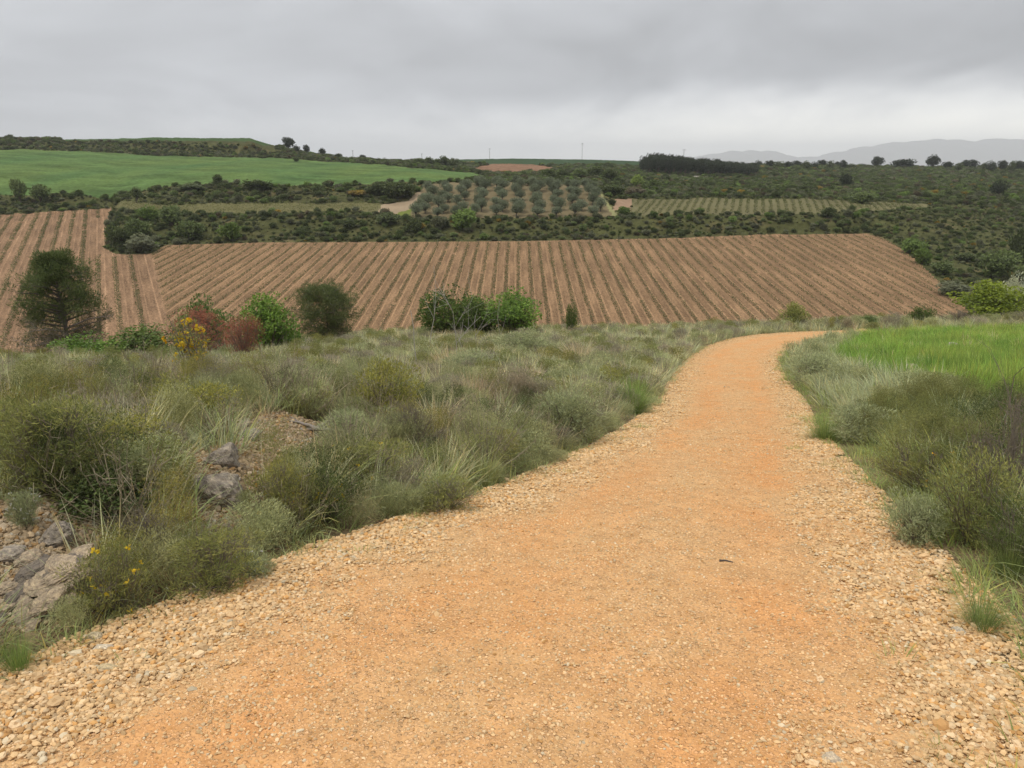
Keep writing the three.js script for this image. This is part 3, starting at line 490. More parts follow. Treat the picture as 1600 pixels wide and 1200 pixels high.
// ------------------------------------------------------------------ single trees and bushes across the valley: [proto, colour, px, foot, top, width, f, name, label]
const B = farBush, T = farTree, PN = farPine;
const ACROSS = [
  [T[0], G.dark, 14, null, 209, 17, 486, 'skyline_tree', 'lone round dark tree on the skyline at far left'],
  [B[0], G.dark, 42, null, 220, 26, 470, 'bush', 'low dark bush below the skyline at far left'],
  [T[1], G.pine, 450, null, 213, 22, 498, 'skyline_tree', 'tallest dark tree on the slope right of the flat hilltop'],
  [B[1], G.pine, 462, null, 225, 14, 498, 'bush', 'dark bush just right of the tallest hilltop tree'],
  [T[2], G.pine, 478, null, 225, 12, 505, 'skyline_tree', 'small tree halfway down the hilltop slope against the sky'],
  [T[0], G.pine, 502, null, 230, 14, 510, 'skyline_tree', 'small slanting tree near the foot of the hilltop slope'],
  [B[2], G.mid, 514, null, 239, 16, 505, 'bush', 'left of two low bushes on the skyline hump'],
  [B[3], G.dark, 528, null, 239, 18, 505, 'bush', 'right of two low bushes on the skyline hump'],
  [T[1], G.pine, 567, null, 241, 12, 505, 'skyline_tree', 'lone small tree standing on the bare skyline'],
  [B[0], G.dark, 463, 252, 245, 12, null, 'bush', 'tiny dark bush alone in the upper green field'],
  [T[2], G.mid, 655, null, 246, 22, 470, 'tree', 'leftmost tree of the clump at the end of the green field'],
  [T[0], G.dark, 668, null, 244, 22, 475, 'tree', 'second tree from the left in the clump beside the green field'],
  [T[1], G.mid, 682, null, 247, 18, 480, 'tree', 'low middle tree of the clump beside the green field'],
  [T[0], G.dark, 695, null, 242, 24, 478, 'tree', 'tallest tree of the clump beside the green field'],
  [T[2], G.dark, 709, null, 246, 20, 472, 'tree', 'rightmost tree of the clump beside the green field'],
  [B[1], G.mid, 727, null, 258, 22, 440, 'bush', 'low bush at the right foot of the field clump'],
  [B[2], G.dark, 740, null, 262, 16, 420, 'bush', 'small bush where the green field narrows to a point'],
  [T[1], G.mid, 33, 318, 277, 26, null, 'tree', 'left of the paired slender trees at the lower left of the green field'],
  [T[2], G.mid, 64, 318, 285, 32, null, 'tree', 'right, broader one of the paired trees at the lower left of the green field'],
  [B[3], G.mid, 124, 306, 295, 17, null, 'bush', 'small round bush at the lower edge of the green field'],
  [T[0], G.dark, 213, 316, 290, 22, null, 'tree', 'bushy dark tree at the lower edge of the green field'],
  [T[1], G.dark, 341, 292, 271, 18, null, 'tree', 'single tree breaking into the green field above the scrub bank'],
  [B[0], G.dark, 404, 296, 279, 50, null, 'bush', 'large dark bush on top of the upper scrub bank'],
  [B[1], G.dark, 300, 298, 284, 44, null, 'bush', 'broad dark bush at the left of the upper scrub bank'],
  [B[2], G.dark, 626, 308, 282, 60, null, 'bush', 'big dark thicket left of the olive orchard'],
  [B[3], G.dark, 590, 304, 286, 40, null, 'bush', 'dark bush beside the big thicket on the upper bank'],
  [B[2], G.gold, 558, 306, 296, 34, null, 'broom_bush', 'yellow-flecked broom on the upper scrub bank'],
  [B[0], G.dark, 755, 290, 277, 40, null, 'bush', 'dark bush behind the rearmost olive trees, left'],
  [B[1], G.dark, 832, 290, 278, 34, null, 'bush', 'dark bush behind the rearmost olive trees, middle'],
  [T[0], G.mid, 817, null, 264, 16, 330, 'tree', 'small pale tree left in the row above the orchard'],
  [T[1], G.mid, 856, null, 262, 24, 330, 'tree', 'first rounded tree in the row above the orchard'],
  [T[2], G.dark, 880, null, 264, 22, 328, 'tree', 'second rounded tree in the row above the orchard'],
  [T[0], G.mid, 903, null, 261, 28, 326, 'tree', 'third, olive-toned tree in the row above the orchard'],
  [T[1], G.dark, 930, null, 259, 30, 322, 'tree', 'tall dense tree in the row above the orchard'],
  [T[2], G.dark, 954, null, 262, 30, 318, 'tree', 'rightmost dense tree in the row above the orchard'],
  [T[0], G.lime, 994, null, 271, 24, 300, 'tree', 'pale lime tree right of the row above the orchard'],
  [B[3], G.mid, 1022, null, 279, 26, 296, 'bush', 'green bush right of the pale lime tree'],
  [B[0], G.dark, 958, 305, 287, 44, null, 'bush', 'dark thicket at the upper right corner of the orchard'],
  [B[1], G.brown, 992, 308, 289, 40, null, 'bush', 'brownish thicket above the bare plot'],
  [B[2], G.bright, 975, 337, 321, 23, null, 'bush', 'dark green bush standing at the corner of the bare plot'],
  [B[3], G.dark, 1293, 340, 322, 24, null, 'bush', 'dark bush at the lower edge of the right terrace vineyard'],
  [B[0], G.bright, 725, 358, 322, 46, null, 'bush', 'big bright green bush in front of the olive orchard'],
  [B[1], G.dark, 648, 362, 335, 30, null, 'bush', 'round dark bush below the yellow-green verge'],
  [B[2], G.grey, 686, 358, 336, 30, null, 'bush', 'grey-green bush between the round dark and the bright bush'],
  [B[3], G.dark, 606, 350, 330, 40, null, 'bush', 'dark bush below the sandy track'],
  [B[0], G.dark, 545, 356, 340, 30, null, 'bush', 'small dark bush midway along the lower bank'],
  [B[1], G.bright, 232, 345, 318, 36, null, 'bush', 'bright tall bush at the top of the rounded grove'],
  [B[2], G.mid, 268, 352, 318, 42, null, 'bush', 'large bush at the upper right of the rounded grove'],
  [B[3], G.mid, 215, 370, 338, 46, null, 'bush', 'large mid-green bush in the middle of the rounded grove'],
  [B[0], G.dark, 190, 388, 350, 44, null, 'bush', 'dark bush at the left rim of the rounded grove'],
  [B[1], G.grey, 222, 394, 362, 52, null, 'bush', 'greyish bush at the front tip of the rounded grove'],
  [B[2], G.mid, 300, 374, 342, 50, null, 'bush', 'leafy bush on the right side of the rounded grove'],
  [B[3], G.bright, 362, 376, 345, 40, null, 'bush', 'lime-toned bush on the lower bank right of the grove'],
  [T[0], G.mid, 1213, null, 287, 22, 292, 'tree', 'leftmost of the almond-like trees above the right terrace'],
  [T[1], G.mid, 1233, null, 287, 28, 290, 'tree', 'middle of the almond-like trees above the right terrace'],
  [T[2], G.dark, 1260, null, 288, 28, 290, 'tree', 'right of the almond-like trees above the right terrace'],
  [B[0], G.mid, 1345, 318, 297, 44, null, 'bush', 'spreading green bush above the right terrace vineyard'],
  [PN[0], G.pine, 1325, null, 270, 24, 330, 'pine_tree', 'dark pine alone in the scrub above the right terrace'],
  [PN[1], G.pine, 1565, null, 278, 30, 300, 'pine_tree', 'dark pine standing on the right-hand scrub slope'],
  [T[1], G.pine, 1373, null, 243, 22, 640, 'skyline_tree', 'left of two round trees on the right skyline'],
  [T[0], G.pine, 1462, null, 240, 26, 640, 'skyline_tree', 'right, larger one of two round trees on the right skyline'],
  [B[2], G.pine, 1412, null, 247, 40, 640, 'bush', 'low dark hedge between the two skyline trees'],
  [B[3], G.bright, 1424, 395, 370, 40, null, 'bush', 'bright bush at the top right corner of the big vineyard'],
  [B[0], G.bright, 1440, 412, 385, 34, null, 'bush', 'second bright bush beside the right edge of the big vineyard'],
  [B[1], G.mid, 1472, 428, 404, 40, null, 'bush', 'green bush midway down the right vineyard edge'],
  [B[2], G.mid, 1560, 436, 388, 62, null, 'bush', 'large upright bush on the right-hand slope'],
  [B[3], G.dark, 1592, 412, 352, 46, null, 'bush', 'big dark bush at the right border of the picture'],
  [B[0], G.dark, 1508, 408, 394, 34, null, 'bush', 'small dark bush in the middle of the right-hand slope'],
  [B[1], G.grey, 1490, 462, 436, 54, null, 'bush', 'greyish bush near the lower right corner of the big vineyard'],
];
for (const [p, c, px, foot, top, w, f, name, label] of ACROSS) setPlant(p, name, label, name.split('_').at(-1) === 'bush' ? 'bush' : 'tree', name.includes('bush') ? 'bushes across the valley' : 'trees across the valley', spot(px, foot, top, w, f), tint(c));
// pine wood on the skyline
{
  const r = rngOf(311);
  for (let k = 0; k < 62; k++) {
    const row = k % 3, px = 1006 + (Math.floor(k / 3) + r() * 0.8) * 8.4 + row * 2, f = 500 - row * 22 + (px - 1000) * 0.05 + r() * 8, top = lerp(236, 250, smooth(1010, 1180, px)) + (row === 0 ? 0 : 2) + r() * 3.5, s = spot(px, null, top, 17 + 8 * r(), f);
    if (px < 1014 && row < 2) s.h *= 0.85;
    setPlant(PN[k % 3], 'wood_pine', `${ordinal(Math.floor(k / 3) + 1)} dark pine from the left in the ${['rear', 'middle', 'near'][row]} rank of the skyline wood`, 'pine tree', 'pine wood on the skyline', s, tint(G.pine));
  }
}
// small trees along the right skyline
{
  const r = rngOf(312); let k = 0;
  for (let px = 1186; px < 1640; px += 9 + r() * 9) { if (px > 1360 && px < 1480) continue; const s = spot(px, null, 248 + r() * 7, 13 + 10 * r(), 560 + r() * 110); k++; setPlant((k % 2 ? PN : T)[k % 3], 'hill_tree', `${ordinal(k)} small dark tree from the left in the belt along the right skyline`, 'tree', 'tree belt along the right skyline', s, tint(k % 3 ? G.pine : G.dark)); }
}
// utility poles far off: [px, foot f, top, arms]
for (const [px, f, top, arm, label] of [[551, 520, 235, 0, 'thin pole left of the lone skyline tree'], [601, 640, 246, 1, 'small pole with a crossarm on the bare skyline'], [659, 560, 240, 0, 'thin pole rising behind the field clump'], [765, 700, 232, 1, 'pale pole on the ridge above the ploughed field'], [910, 720, 223, 2, 'tallest pylon pole on the ridge left of the pine wood'], [1069, 520, 233, 1, 'pole tip showing above the pine wood']]) {
  const s = spot(px, null, top, 1, f), o = thing('utility_pole', label, 'pole', 'utility poles on the skyline'), b = new Build(); b.tube([[0, -0.3, 0], [0, 1, 0]].map(([x, y, z]) => [x, y * s.h, z]), 0.24, 0.15, 6, [0.33, 0.32, 0.30]); part('post', b.geo(), woodMat, o);
  for (let k = 0; k < Math.max(arm, 1); k++) { const c = new Build(), y = s.h * (0.96 - k * 0.09), w = arm ? 1.3 : 0.6; c.tube([[-w, y, 0.14], [w, y, 0.14]], 0.09, 0.09, 4, [0.30, 0.29, 0.28]); part('crossarm', c.geo(), woodMat, o); for (const q of [-0.85, 0.85]) { const i = new Build(); i.tube([[q * w, y, 0.14], [q * w, y + 0.35, 0.14]], 0.07, 0.05, 5, [0.4, 0.4, 0.4]); part('insulator', i.geo(), woodMat, o); } }
  o.position.set(s.x, s.base, -f);
}
// scrub that covers the banks and slopes across the valley
{
  const r = rngOf(321), sets = B.map(() => []), Q = new THREE.Quaternion(), up = new THREE.Vector3(0, 1, 0);
  const free = (x, f) => !FIELDS.some(([, poly]) => inside(poly, x, f));
  for (let k = 0; k < 300000; k++) {
    const f = Math.pow(r(), 0.8) * 560 + 128, u = (r() * 2 - 1) * 0.76, x = u * f; if (r() > 0.5 + 0.3 * f / 690) continue;
    if (f < 180 && u < 0.42) continue;
    if (!free(x, f)) continue; const h = ground(x, f), [px, py] = toPx(x, f, h); if (px < -30 || px > 1630) continue;
    if (f > 463 && px > 95 && px < 430) continue; const hilltop = f > 430 && px < 560, den = fbm(x * 0.035 + 50, f * 0.06, 3), slope = px > 1380 && f < 260; if (r() > (hilltop ? 0.8 : slope ? 1.0 : 0.9) + 0.8 * den) continue;
    let s = (0.55 + 1.35 * Math.pow(r(), 2.4)) * (0.8 + f / 500) * (slope ? 0.75 : 1); if (hilltop) s *= 0.85;
    const t = r(), n = fbm(x * 0.05, f * 0.05 + 80, 2), straw = r() < 0.6, c = straw ? (t < 0.6 ? G.straw : G.grey) : t < 0.40 ? G.dark : t < 0.6 ? G.grey : t < 0.84 ? G.mid : t < 0.93 ? G.bright : t < 0.985 ? G.brown : G.gold, m = 0.8 + 0.45 * r() + 0.25 * n; if (straw) s *= 0.55;
    sets[Math.floor(r() * 4)].push([x, h, f, s, c.map((v) => v * m)]);
  }
  const o = new THREE.Group(); o.name = 'scrub'; tag(o, 'mixed dark green scrub covering the banks across the valley', 'scrub', null, 'stuff'); scene.add(o);
  sets.forEach((list, v) => { const im = new THREE.InstancedMesh(B[v].foliage, leafMat, list.length), M = new THREE.Matrix4(), C = new THREE.Color(); list.forEach(([x, h, f, s, c], k) => { im.setMatrixAt(k, M.compose(new THREE.Vector3(x, h - 0.1, -f), Q.setFromAxisAngle(up, r() * 6.3), new THREE.Vector3(s * 1.25, s * (0.6 + 0.4 * r()), s * 1.25))); im.setColorAt(k, C.setRGB(...c)); }); im.name = 'scrub_bushes'; im.userData.kind = 'stuff'; o.add(im); });
  console.log('scrub', sets.map((s) => s.length).join(' '));
}

// ------------------------------------------------------------------ the near hillside: grasses and low growth
function tuft(seed, n, len, spread, wid, lean, o = {}) {
  const r = rngOf(seed), b = new Build();
  for (let k = 0; k < n; k++) { const a = r() * 6.283, q = Math.sqrt(r()) * spread, m = 0.6 + 0.8 * r(), dry = r() < (o.dry ?? 0.15), c = dry ? [1.35 * m, 1.12 * m, 0.95 * m] : [m, m, m * (0.9 + 0.2 * r())], L = len * (0.45 + 0.65 * r()); b.blade(Math.cos(a) * q, -0.02, Math.sin(a) * q, a + (r() - 0.5) * 2, lean * (0.2 + r()) * (0.4 + q / spread), (o.curve ?? 0.5) * (0.3 + r()), L, wid * (0.7 + 0.6 * r()), c, c, o.seg ?? 3); }
  return b.geo();
}
const KIND = {
  sage: [1, 2, 3, 4].map((s) => tuft(400 + s, 70, 0.44, 0.15, 0.0065, 0.6, { curve: 0.6, dry: 0.25 })),
  tan: [1, 2, 3].map((s) => tuft(410 + s, 64, 0.5, 0.12, 0.0055, 0.45, { curve: 0.7, dry: 0.5 })),
  green: [1, 2, 3].map((s) => tuft(420 + s, 62, 0.3, 0.12, 0.0075, 0.6, { curve: 0.9, dry: 0.12 })),
  sageFar: [1, 2, 3, 4].map((s) => tuft(405 + s, 44, 0.46, 0.2, 0.016, 0.6, { curve: 0.5, dry: 0.25 })),
  tanFar: [1, 2, 3].map((s) => tuft(414 + s, 42, 0.5, 0.17, 0.014, 0.45, { curve: 0.6, dry: 0.5 })),
  greenFar: [1, 2, 3].map((s) => tuft(424 + s, 40, 0.34, 0.16, 0.016, 0.55, { curve: 0.7, dry: 0.12 })),
  short: [1, 2, 3].map((s) => tuft(430 + s, 56, 0.15, 0.12, 0.0055, 0.8, { curve: 0.8, dry: 0.25 })),
  wheat: [1, 2, 3].map((s) => tuft(440 + s, 48, 0.46, 0.22, 0.013, 0.3, { curve: 0.5, dry: 0.04 })),
  thyme: [1, 2, 3].map((s) => plant(455 + s, { clumps: 24, leaves: 150, clump: 0.2, leaf: [0.07, 0.008], dir: [0.7, 0.8, 0.45], cols: [[0.5, 0.5, 0.47], [1.35, 1.3, 1.15]], jag: true, sides: 3, rare: [0.05, [1.6, 1.45, 1.25]] }).foliage),
  heath: [1, 2, 3].map((s) => plant(465 + s, { clumps: 28, leaves: 150, clump: 0.17, leaf: [0.034, 0.0075], dir: [0.6, 0.8, 0.5], cols: [[0.45, 0.48, 0.45], [1.45, 1.3, 1.05]], jag: true, sides: 3 }).foliage),
  thymeFar: [1, 2, 3].map((s) => plant(450 + s, { clumps: 18, leaves: 70, clump: 0.23, leaf: [0.11, 0.018], dir: [0.7, 0.8, 0.45], cols: [[0.55, 0.55, 0.52], [1.3, 1.27, 1.15]], jag: true, sides: 3, rare: [0.05, [1.6, 1.45, 1.25]] }).foliage),
  heathFar: [1, 2, 3].map((s) => plant(460 + s, { clumps: 20, leaves: 80, clump: 0.2, leaf: [0.06, 0.02], dir: [0.5, 0.7, 0.6], cols: [[0.5, 0.52, 0.5], [1.4, 1.3, 1.05]], jag: true, sides: 3 }).foliage),
  twig: [1, 2].map((s) => { const r = rngOf(470 + s), b = new Build(); for (let k = 0; k < 46; k++) { const a = r() * 6.283, l = 0.25 + 0.25 * r(), t = 0.2 + 0.8 * r(), m = 0.7 + 0.6 * r(), tip = [Math.cos(a) * l * Math.sin(t), l * Math.cos(t), Math.sin(a) * l * Math.sin(t)]; b.tube([[0, 0, 0], tip.map((v) => v * 0.5 + (r() - 0.5) * 0.04), tip], 0.0035, 0.001, 3, [m, m, m]); for (let q = 0; q < 4; q++) { const w = 0.4 + 0.6 * r(), p = tip.map((v) => v * w); b.tube([p, p.map((v) => v + (r() - 0.5) * 0.12)], 0.0018, 0.0008, 3, [m, m, m]); } } return b.geo(); }),
  stalk: [1, 2].map((s) => { const r = rngOf(480 + s), b = new Build(); for (let k = 0; k < 5; k++) { const a = r() * 6.283, m = 0.8 + 0.4 * r(); b.blade((r() - 0.5) * 0.2, 0, (r() - 0.5) * 0.2, a, 0.08 + 0.2 * r(), 0.25 * r(), 0.55 + 0.4 * r(), 0.0035, [m, m, m], [m, m, m], 4); } return b.geo(); }),
};
const TONE = { sage: [0.46, 0.465, 0.265], blue: [0.36, 0.40, 0.215], tan: [0.62, 0.53, 0.36], green: [0.27, 0.335, 0.095], short: [0.29, 0.33, 0.115], wheat: [0.235, 0.37, 0.06], thyme: [0.36, 0.375, 0.195], dusk: [0.31, 0.275, 0.205], heath: [0.22, 0.24, 0.09], olive: [0.25, 0.245, 0.075], dark: [0.095, 0.125, 0.048], twig: [0.25, 0.205, 0.13], stalk: [0.46, 0.39, 0.25] };
const wheatField = [[1318, 545], [1345, 528], [1420, 512], [1520, 500], [1720, 486], [1760, 720], [1600, 688], [1500, 655], [1400, 622], [1335, 590], [1300, 566]].map((p) => hit(p[0], p[1], 1, ground0)).map(([x, f], i) => i > 0 && i < 5 ? [x * (f + 5) / f, f + 5] : [x, f]);
const bare = [[340, 800, 32], [325, 828, 26], [345, 735, 55], [430, 705, 50], [480, 690, 45], [400, 688, 62], [465, 672, 55], [345, 715, 50], [318, 770, 42], [60, 850, 75], [15, 805, 50], [105, 812, 36], [30, 925, 62], [95, 885, 42], [-20, 880, 60]].map(([px, py, r]) => { const [x, f] = hit(px, py, 1, ground); return [x, f, r * toPx(x, f, ground(x, f))[2] / FOCAL * 1.3]; });
const keep = [[985, 632, 40], [985, 660, 30], [1290, 676, 40], [1300, 700, 26], [1535, 975, 60], [30, 1045, 45]].map(([px, py, r]) => { const [x, f] = hit(px, py, 1, ground); return [x, f, r * toPx(x, f, ground(x, f))[2] / FOCAL]; });   // room left for single clumps
{
  const r = rngOf(501), sets = new Map(), Q = new THREE.Quaternion(), Q2 = new THREE.Quaternion(), up = new THREE.Vector3(0, 1, 0), E = new THREE.Euler();
  const add = (name, kind, x, f, s, c, h = s, y = ground(x, f)) => { if (f > 10 && KIND[kind + 'Far']) { kind += 'Far'; name += '|'; } if (!sets.has(name)) sets.set(name, KIND[kind].map(() => [])); const m = 0.82 + 0.36 * r(), l = sets.get(name); l.kind = kind; l[Math.floor(r() * l.length)].push([x, y, f, s, h, c[0] * m * (0.95 + 0.1 * r()), c[1] * m, c[2] * m]); };
  for (let f = 0.7; f < 62;) {
    const s = 0.085 + 0.0085 * f; f += s;
    for (let x = -(0.80 * f + 2.4); x < 0.80 * f + 2.4; x += s) {
      const X = x + (r() - 0.5) * s * 1.2, F = f + (r() - 0.5) * s * 1.2, k = track(X, F), out = k ? k.out : X < 0 ? -9 : 9, o = Math.abs(out);
      if (F > browOf(X / Math.max(F, 8)) + 9) continue;
      if (out === 0) { const e = Math.min(k.t, 1 - k.t) * k.w; if (e > 0.5 || noise2(X * 1.7 + 9, F * 1.7) < 0.1 + 1.1 * e) continue; if (r() < 0.4) add('verge_grass', 'short', X, F, 0.3 + 0.45 * r(), TONE.short); else if (r() < 0.15) add('green_grass', 'green', X, F, 0.3 + 0.3 * r(), TONE.green); continue; }
      if (o < 0.02 + (0.16 + 0.008 * F) * Math.max(0, noise2(X * 1.1, F * 1.1) + 0.4 * noise2(X * 3, F * 3)) + 0.06 * r()) continue;
      const n1 = fbm(X * 0.22, F * 0.22, 3), n2 = fbm(X * 0.55 + 20, F * 0.55, 3), n3 = noise2(X * 1.3 + 50, F * 1.3), big = 0.75 + 0.016 * F;
      if (keep.some(([bx, bf, br]) => Math.hypot(X - bx, F - bf) < br)) continue;
      let hole = 0; for (const [bx, bf, br] of bare) { const d = Math.hypot(X - bx, F - bf) / br; if (d < 1 + 0.25 * n3) hole = Math.max(hole, 1); }
      if (hole && r() > 0.05) continue;
      if (out < 0 && F < 12) { const [qx, qy] = toPx(X, F, ground(X, F)); if (qx > 275 && qx < 395 && qy > 750 && qy < 900 || qx > 370 && qx < 530 && qy > 660 && qy < 755 || qx < 135 && qy > 780 && qy < 990) { if (r() < 0.45) add('verge_grass', 'short', X, F, 0.5 + 0.6 * r(), mixc(TONE.short, TONE.sage, r() * 0.7)); else if (r() < 0.3) add('thyme', 'thyme', X, F, 0.14 + 0.14 * r(), TONE.thyme, 0.1 + 0.1 * r()); continue; } }
      const p = r();
      if (out > 0) {
        if (inside(wheatField, X, F)) { if (r() < 0.06) { add('dry_grass', 'tan', X, F, (0.6 + 0.4 * r()) * big, mixc(TONE.tan, TONE.wheat, r())); continue; } const tone = mixc(mixc(TONE.wheat, [0.15, 0.255, 0.045], smooth(-0.1, 0.5, n1 + 0.3 * n3)), [0.30, 0.36, 0.075], smooth(0.0, 0.5, n2 - 0.3 * n1)); add('field_grass', 'wheat', X, F, (0.8 + 0.5 * r()) * (0.7 + 0.018 * F), tone, 0.6 + 0.6 * r() + 0.45 * n2 + 0.2 * n3); continue; }
        if (o < 0.45) { if (p < 0.75) add('verge_grass', 'short', X, F, (0.7 + 0.7 * r()) * big, TONE.short); else add('green_grass', 'green', X, F, (0.5 + 0.4 * r()) * big, TONE.green); continue; }
        if (F < 4.6 && o < 1.3) { if (p < 0.8) add('green_grass', 'green', X, F, 0.7 + 0.5 * r(), mixc(TONE.green, TONE.short, r())); else add('sage_grass', 'sage', X, F, 0.6 + 0.4 * r(), TONE.sage); continue; }
        if (F < 8.5) { if (p < 0.28) add('heath', 'heath', X, F, (0.35 + 0.3 * r()), n2 > 0 ? TONE.heath : TONE.dark, 0.3 + 0.25 * r()); else if (p < 0.68) add('green_grass', 'green', X, F, 0.8 + 0.6 * r(), mixc(TONE.green, TONE.short, r())); else if (p < 0.88) add('sage_grass', 'sage', X, F, 0.7 + 0.5 * r(), TONE.blue); else if (p < 0.9) add('dry_twigs', 'twig', X, F, 0.6 + 0.4 * r(), TONE.twig); continue; }
        if (p < 0.56) add('sage_grass', 'sage', X, F, (0.75 + 0.5 * r()) * big, mixc(TONE.blue, TONE.sage, clamp(0.3 + n2)), (0.75 + 0.45 * r() + 0.5 * n2) * big); else if (p < 0.64) add('thyme', 'thyme', X, F, (0.5 + 0.3 * r()) * big, TONE.thyme, (0.35 + 0.2 * r()) * big); else if (p < 0.72) add('dry_grass', 'tan', X, F, (0.6 + 0.4 * r()) * big, mixc(TONE.tan, TONE.sage, r())); else add('green_grass', 'green', X, F, (0.7 + 0.5 * r()) * big, TONE.green);
      } else {
        if (o < 0.32) { if (p < 0.6) add('verge_grass', 'short', X, F, (0.6 + 0.8 * r()) * big, mixc(TONE.short, TONE.sage, r() * 0.6)); else if (p < 0.8) add('green_grass', 'green', X, F, (0.5 + 0.4 * r()) * big, TONE.short); else add('thyme', 'thyme', X, F, 0.22 + 0.2 * r(), TONE.thyme, 0.18 + 0.15 * r()); continue; }
        if (F < 9.5 + 1.5 * n1) {
          const dry = n1 + 0.5 * n2;
          if (p < 0.10) add('heath', 'heath', X, F, 0.3 + 0.32 * r(), dry > 0.1 ? TONE.olive : n3 > 0 ? TONE.heath : TONE.dark, 0.28 + 0.28 * r());
          else if (p < 0.20) add('thyme', 'thyme', X, F, 0.32 + 0.3 * r(), n2 > 0.15 ? TONE.dusk : TONE.thyme, 0.28 + 0.22 * r());
          else if (p < 0.50) add('green_grass', 'green', X, F, 0.8 + 0.6 * r(), mixc(TONE.green, TONE.sage, clamp(0.35 + n3 * 0.5)));
          else if (p < 0.76) add('sage_grass', 'sage', X, F, 0.6 + 0.5 * r(), TONE.sage);
          else if (p < 0.88) add('dry_grass', 'tan', X, F, 0.5 + 0.5 * r(), mixc(TONE.tan, TONE.sage, 0.4));
          else if (p < 0.925) add('dry_twigs', 'twig', X, F, 0.7 + 0.6 * r(), TONE.twig);
          else if (r() < 0.5) add('dry_stalks', 'stalk', X, F, 0.7 + 0.5 * r(), TONE.stalk);
        } else {
          const pale = smooth(0.12, 0.5, n1 + 0.25 * n3);
          if (p < 0.52) add('sage_grass', 'sage', X, F, (0.75 + 0.5 * r()) * big, mixc(TONE.sage, TONE.blue, clamp(0.3 - n2)), (0.8 + 0.45 * r() + 0.45 * n2) * big);
          else if (p < 0.60 + 0.22 * pale) add('dry_grass', 'tan', X, F, (0.75 + 0.5 * r()) * big, mixc(TONE.sage, TONE.tan, pale * (0.5 + 0.5 * r())), (0.75 + 0.4 * r()) * big);
          else if (p < 0.72) add('thyme', 'thyme', X, F, (0.5 + 0.35 * r()) * big, n2 > 0.1 ? TONE.dusk : TONE.thyme, (0.36 + 0.25 * r()) * big);
          else if (p < 0.80) add('heath', 'heath', X, F, (0.4 + 0.4 * r()) * big, n3 > 0.2 ? TONE.olive : TONE.heath, (0.35 + 0.3 * r()) * big);
          else if (p < 0.93) add('green_grass', 'green', X, F, (0.9 + 0.5 * r()) * big, mixc(TONE.green, TONE.sage, 0.3 + 0.6 * r()));
          else if (p < 0.97) add('dry_twigs', 'twig', X, F, (0.9 + 0.5 * r()) * big, TONE.twig);
          else if (r() < 0.3) add('dry_stalks', 'stalk', X, F, 0.8 + 0.4 * r(), TONE.stalk);
        }
      }
    }
  }
  const SAY = { sage_grass: 'grey-green sage-coloured grass tufts on both sides of the path', dry_grass: 'pale straw-coloured dry grass tufts on the hillside', green_grass: 'fresh green grass tufts among the low shrubs', verge_grass: 'short olive-green grass fringing the gravel path', field_grass: 'bright green young cereal in the field right of the path', thyme: 'low grey-green thyme cushions on the hillside', heath: 'low dark olive heath shrublets on the hillside', dry_twigs: 'brown dead twigs of low shrubs on the hillside', dry_stalks: 'thin pale dry stalks standing above the grass' };
  let total = 0;
  const groups = {};
  for (const [key, l] of sets) {
    const name = key.replace('|', ''); let o = groups[name]; if (!o) { o = groups[name] = new THREE.Group(); o.name = name; tag(o, SAY[name], name.replace('_', ' '), null, 'stuff'); scene.add(o); }
    l.forEach((list, v) => {
      if (!list.length) return; total += list.length;
      const im = new THREE.InstancedMesh(KIND[l.kind][v], l.kind === 'twig' ? woodMat : grassMat, list.length), M = new THREE.Matrix4(), C = new THREE.Color();
      list.forEach(([x, y, f, s, h, cr, cg, cb], k) => { E.set((r() - 0.5) * 0.3, 0, (r() - 0.5) * 0.3); im.setMatrixAt(k, M.compose(new THREE.Vector3(x, y - 0.01, -f), Q.setFromAxisAngle(up, r() * 6.283).premultiply(Q2.setFromEuler(E)), new THREE.Vector3(s, h, s))); im.setColorAt(k, C.setRGB(cr, cg, cb)); });
      im.name = name + '_clumps'; im.userData.kind = 'stuff'; o.add(im);
    });
  }
  console.log('tufts', total);
}
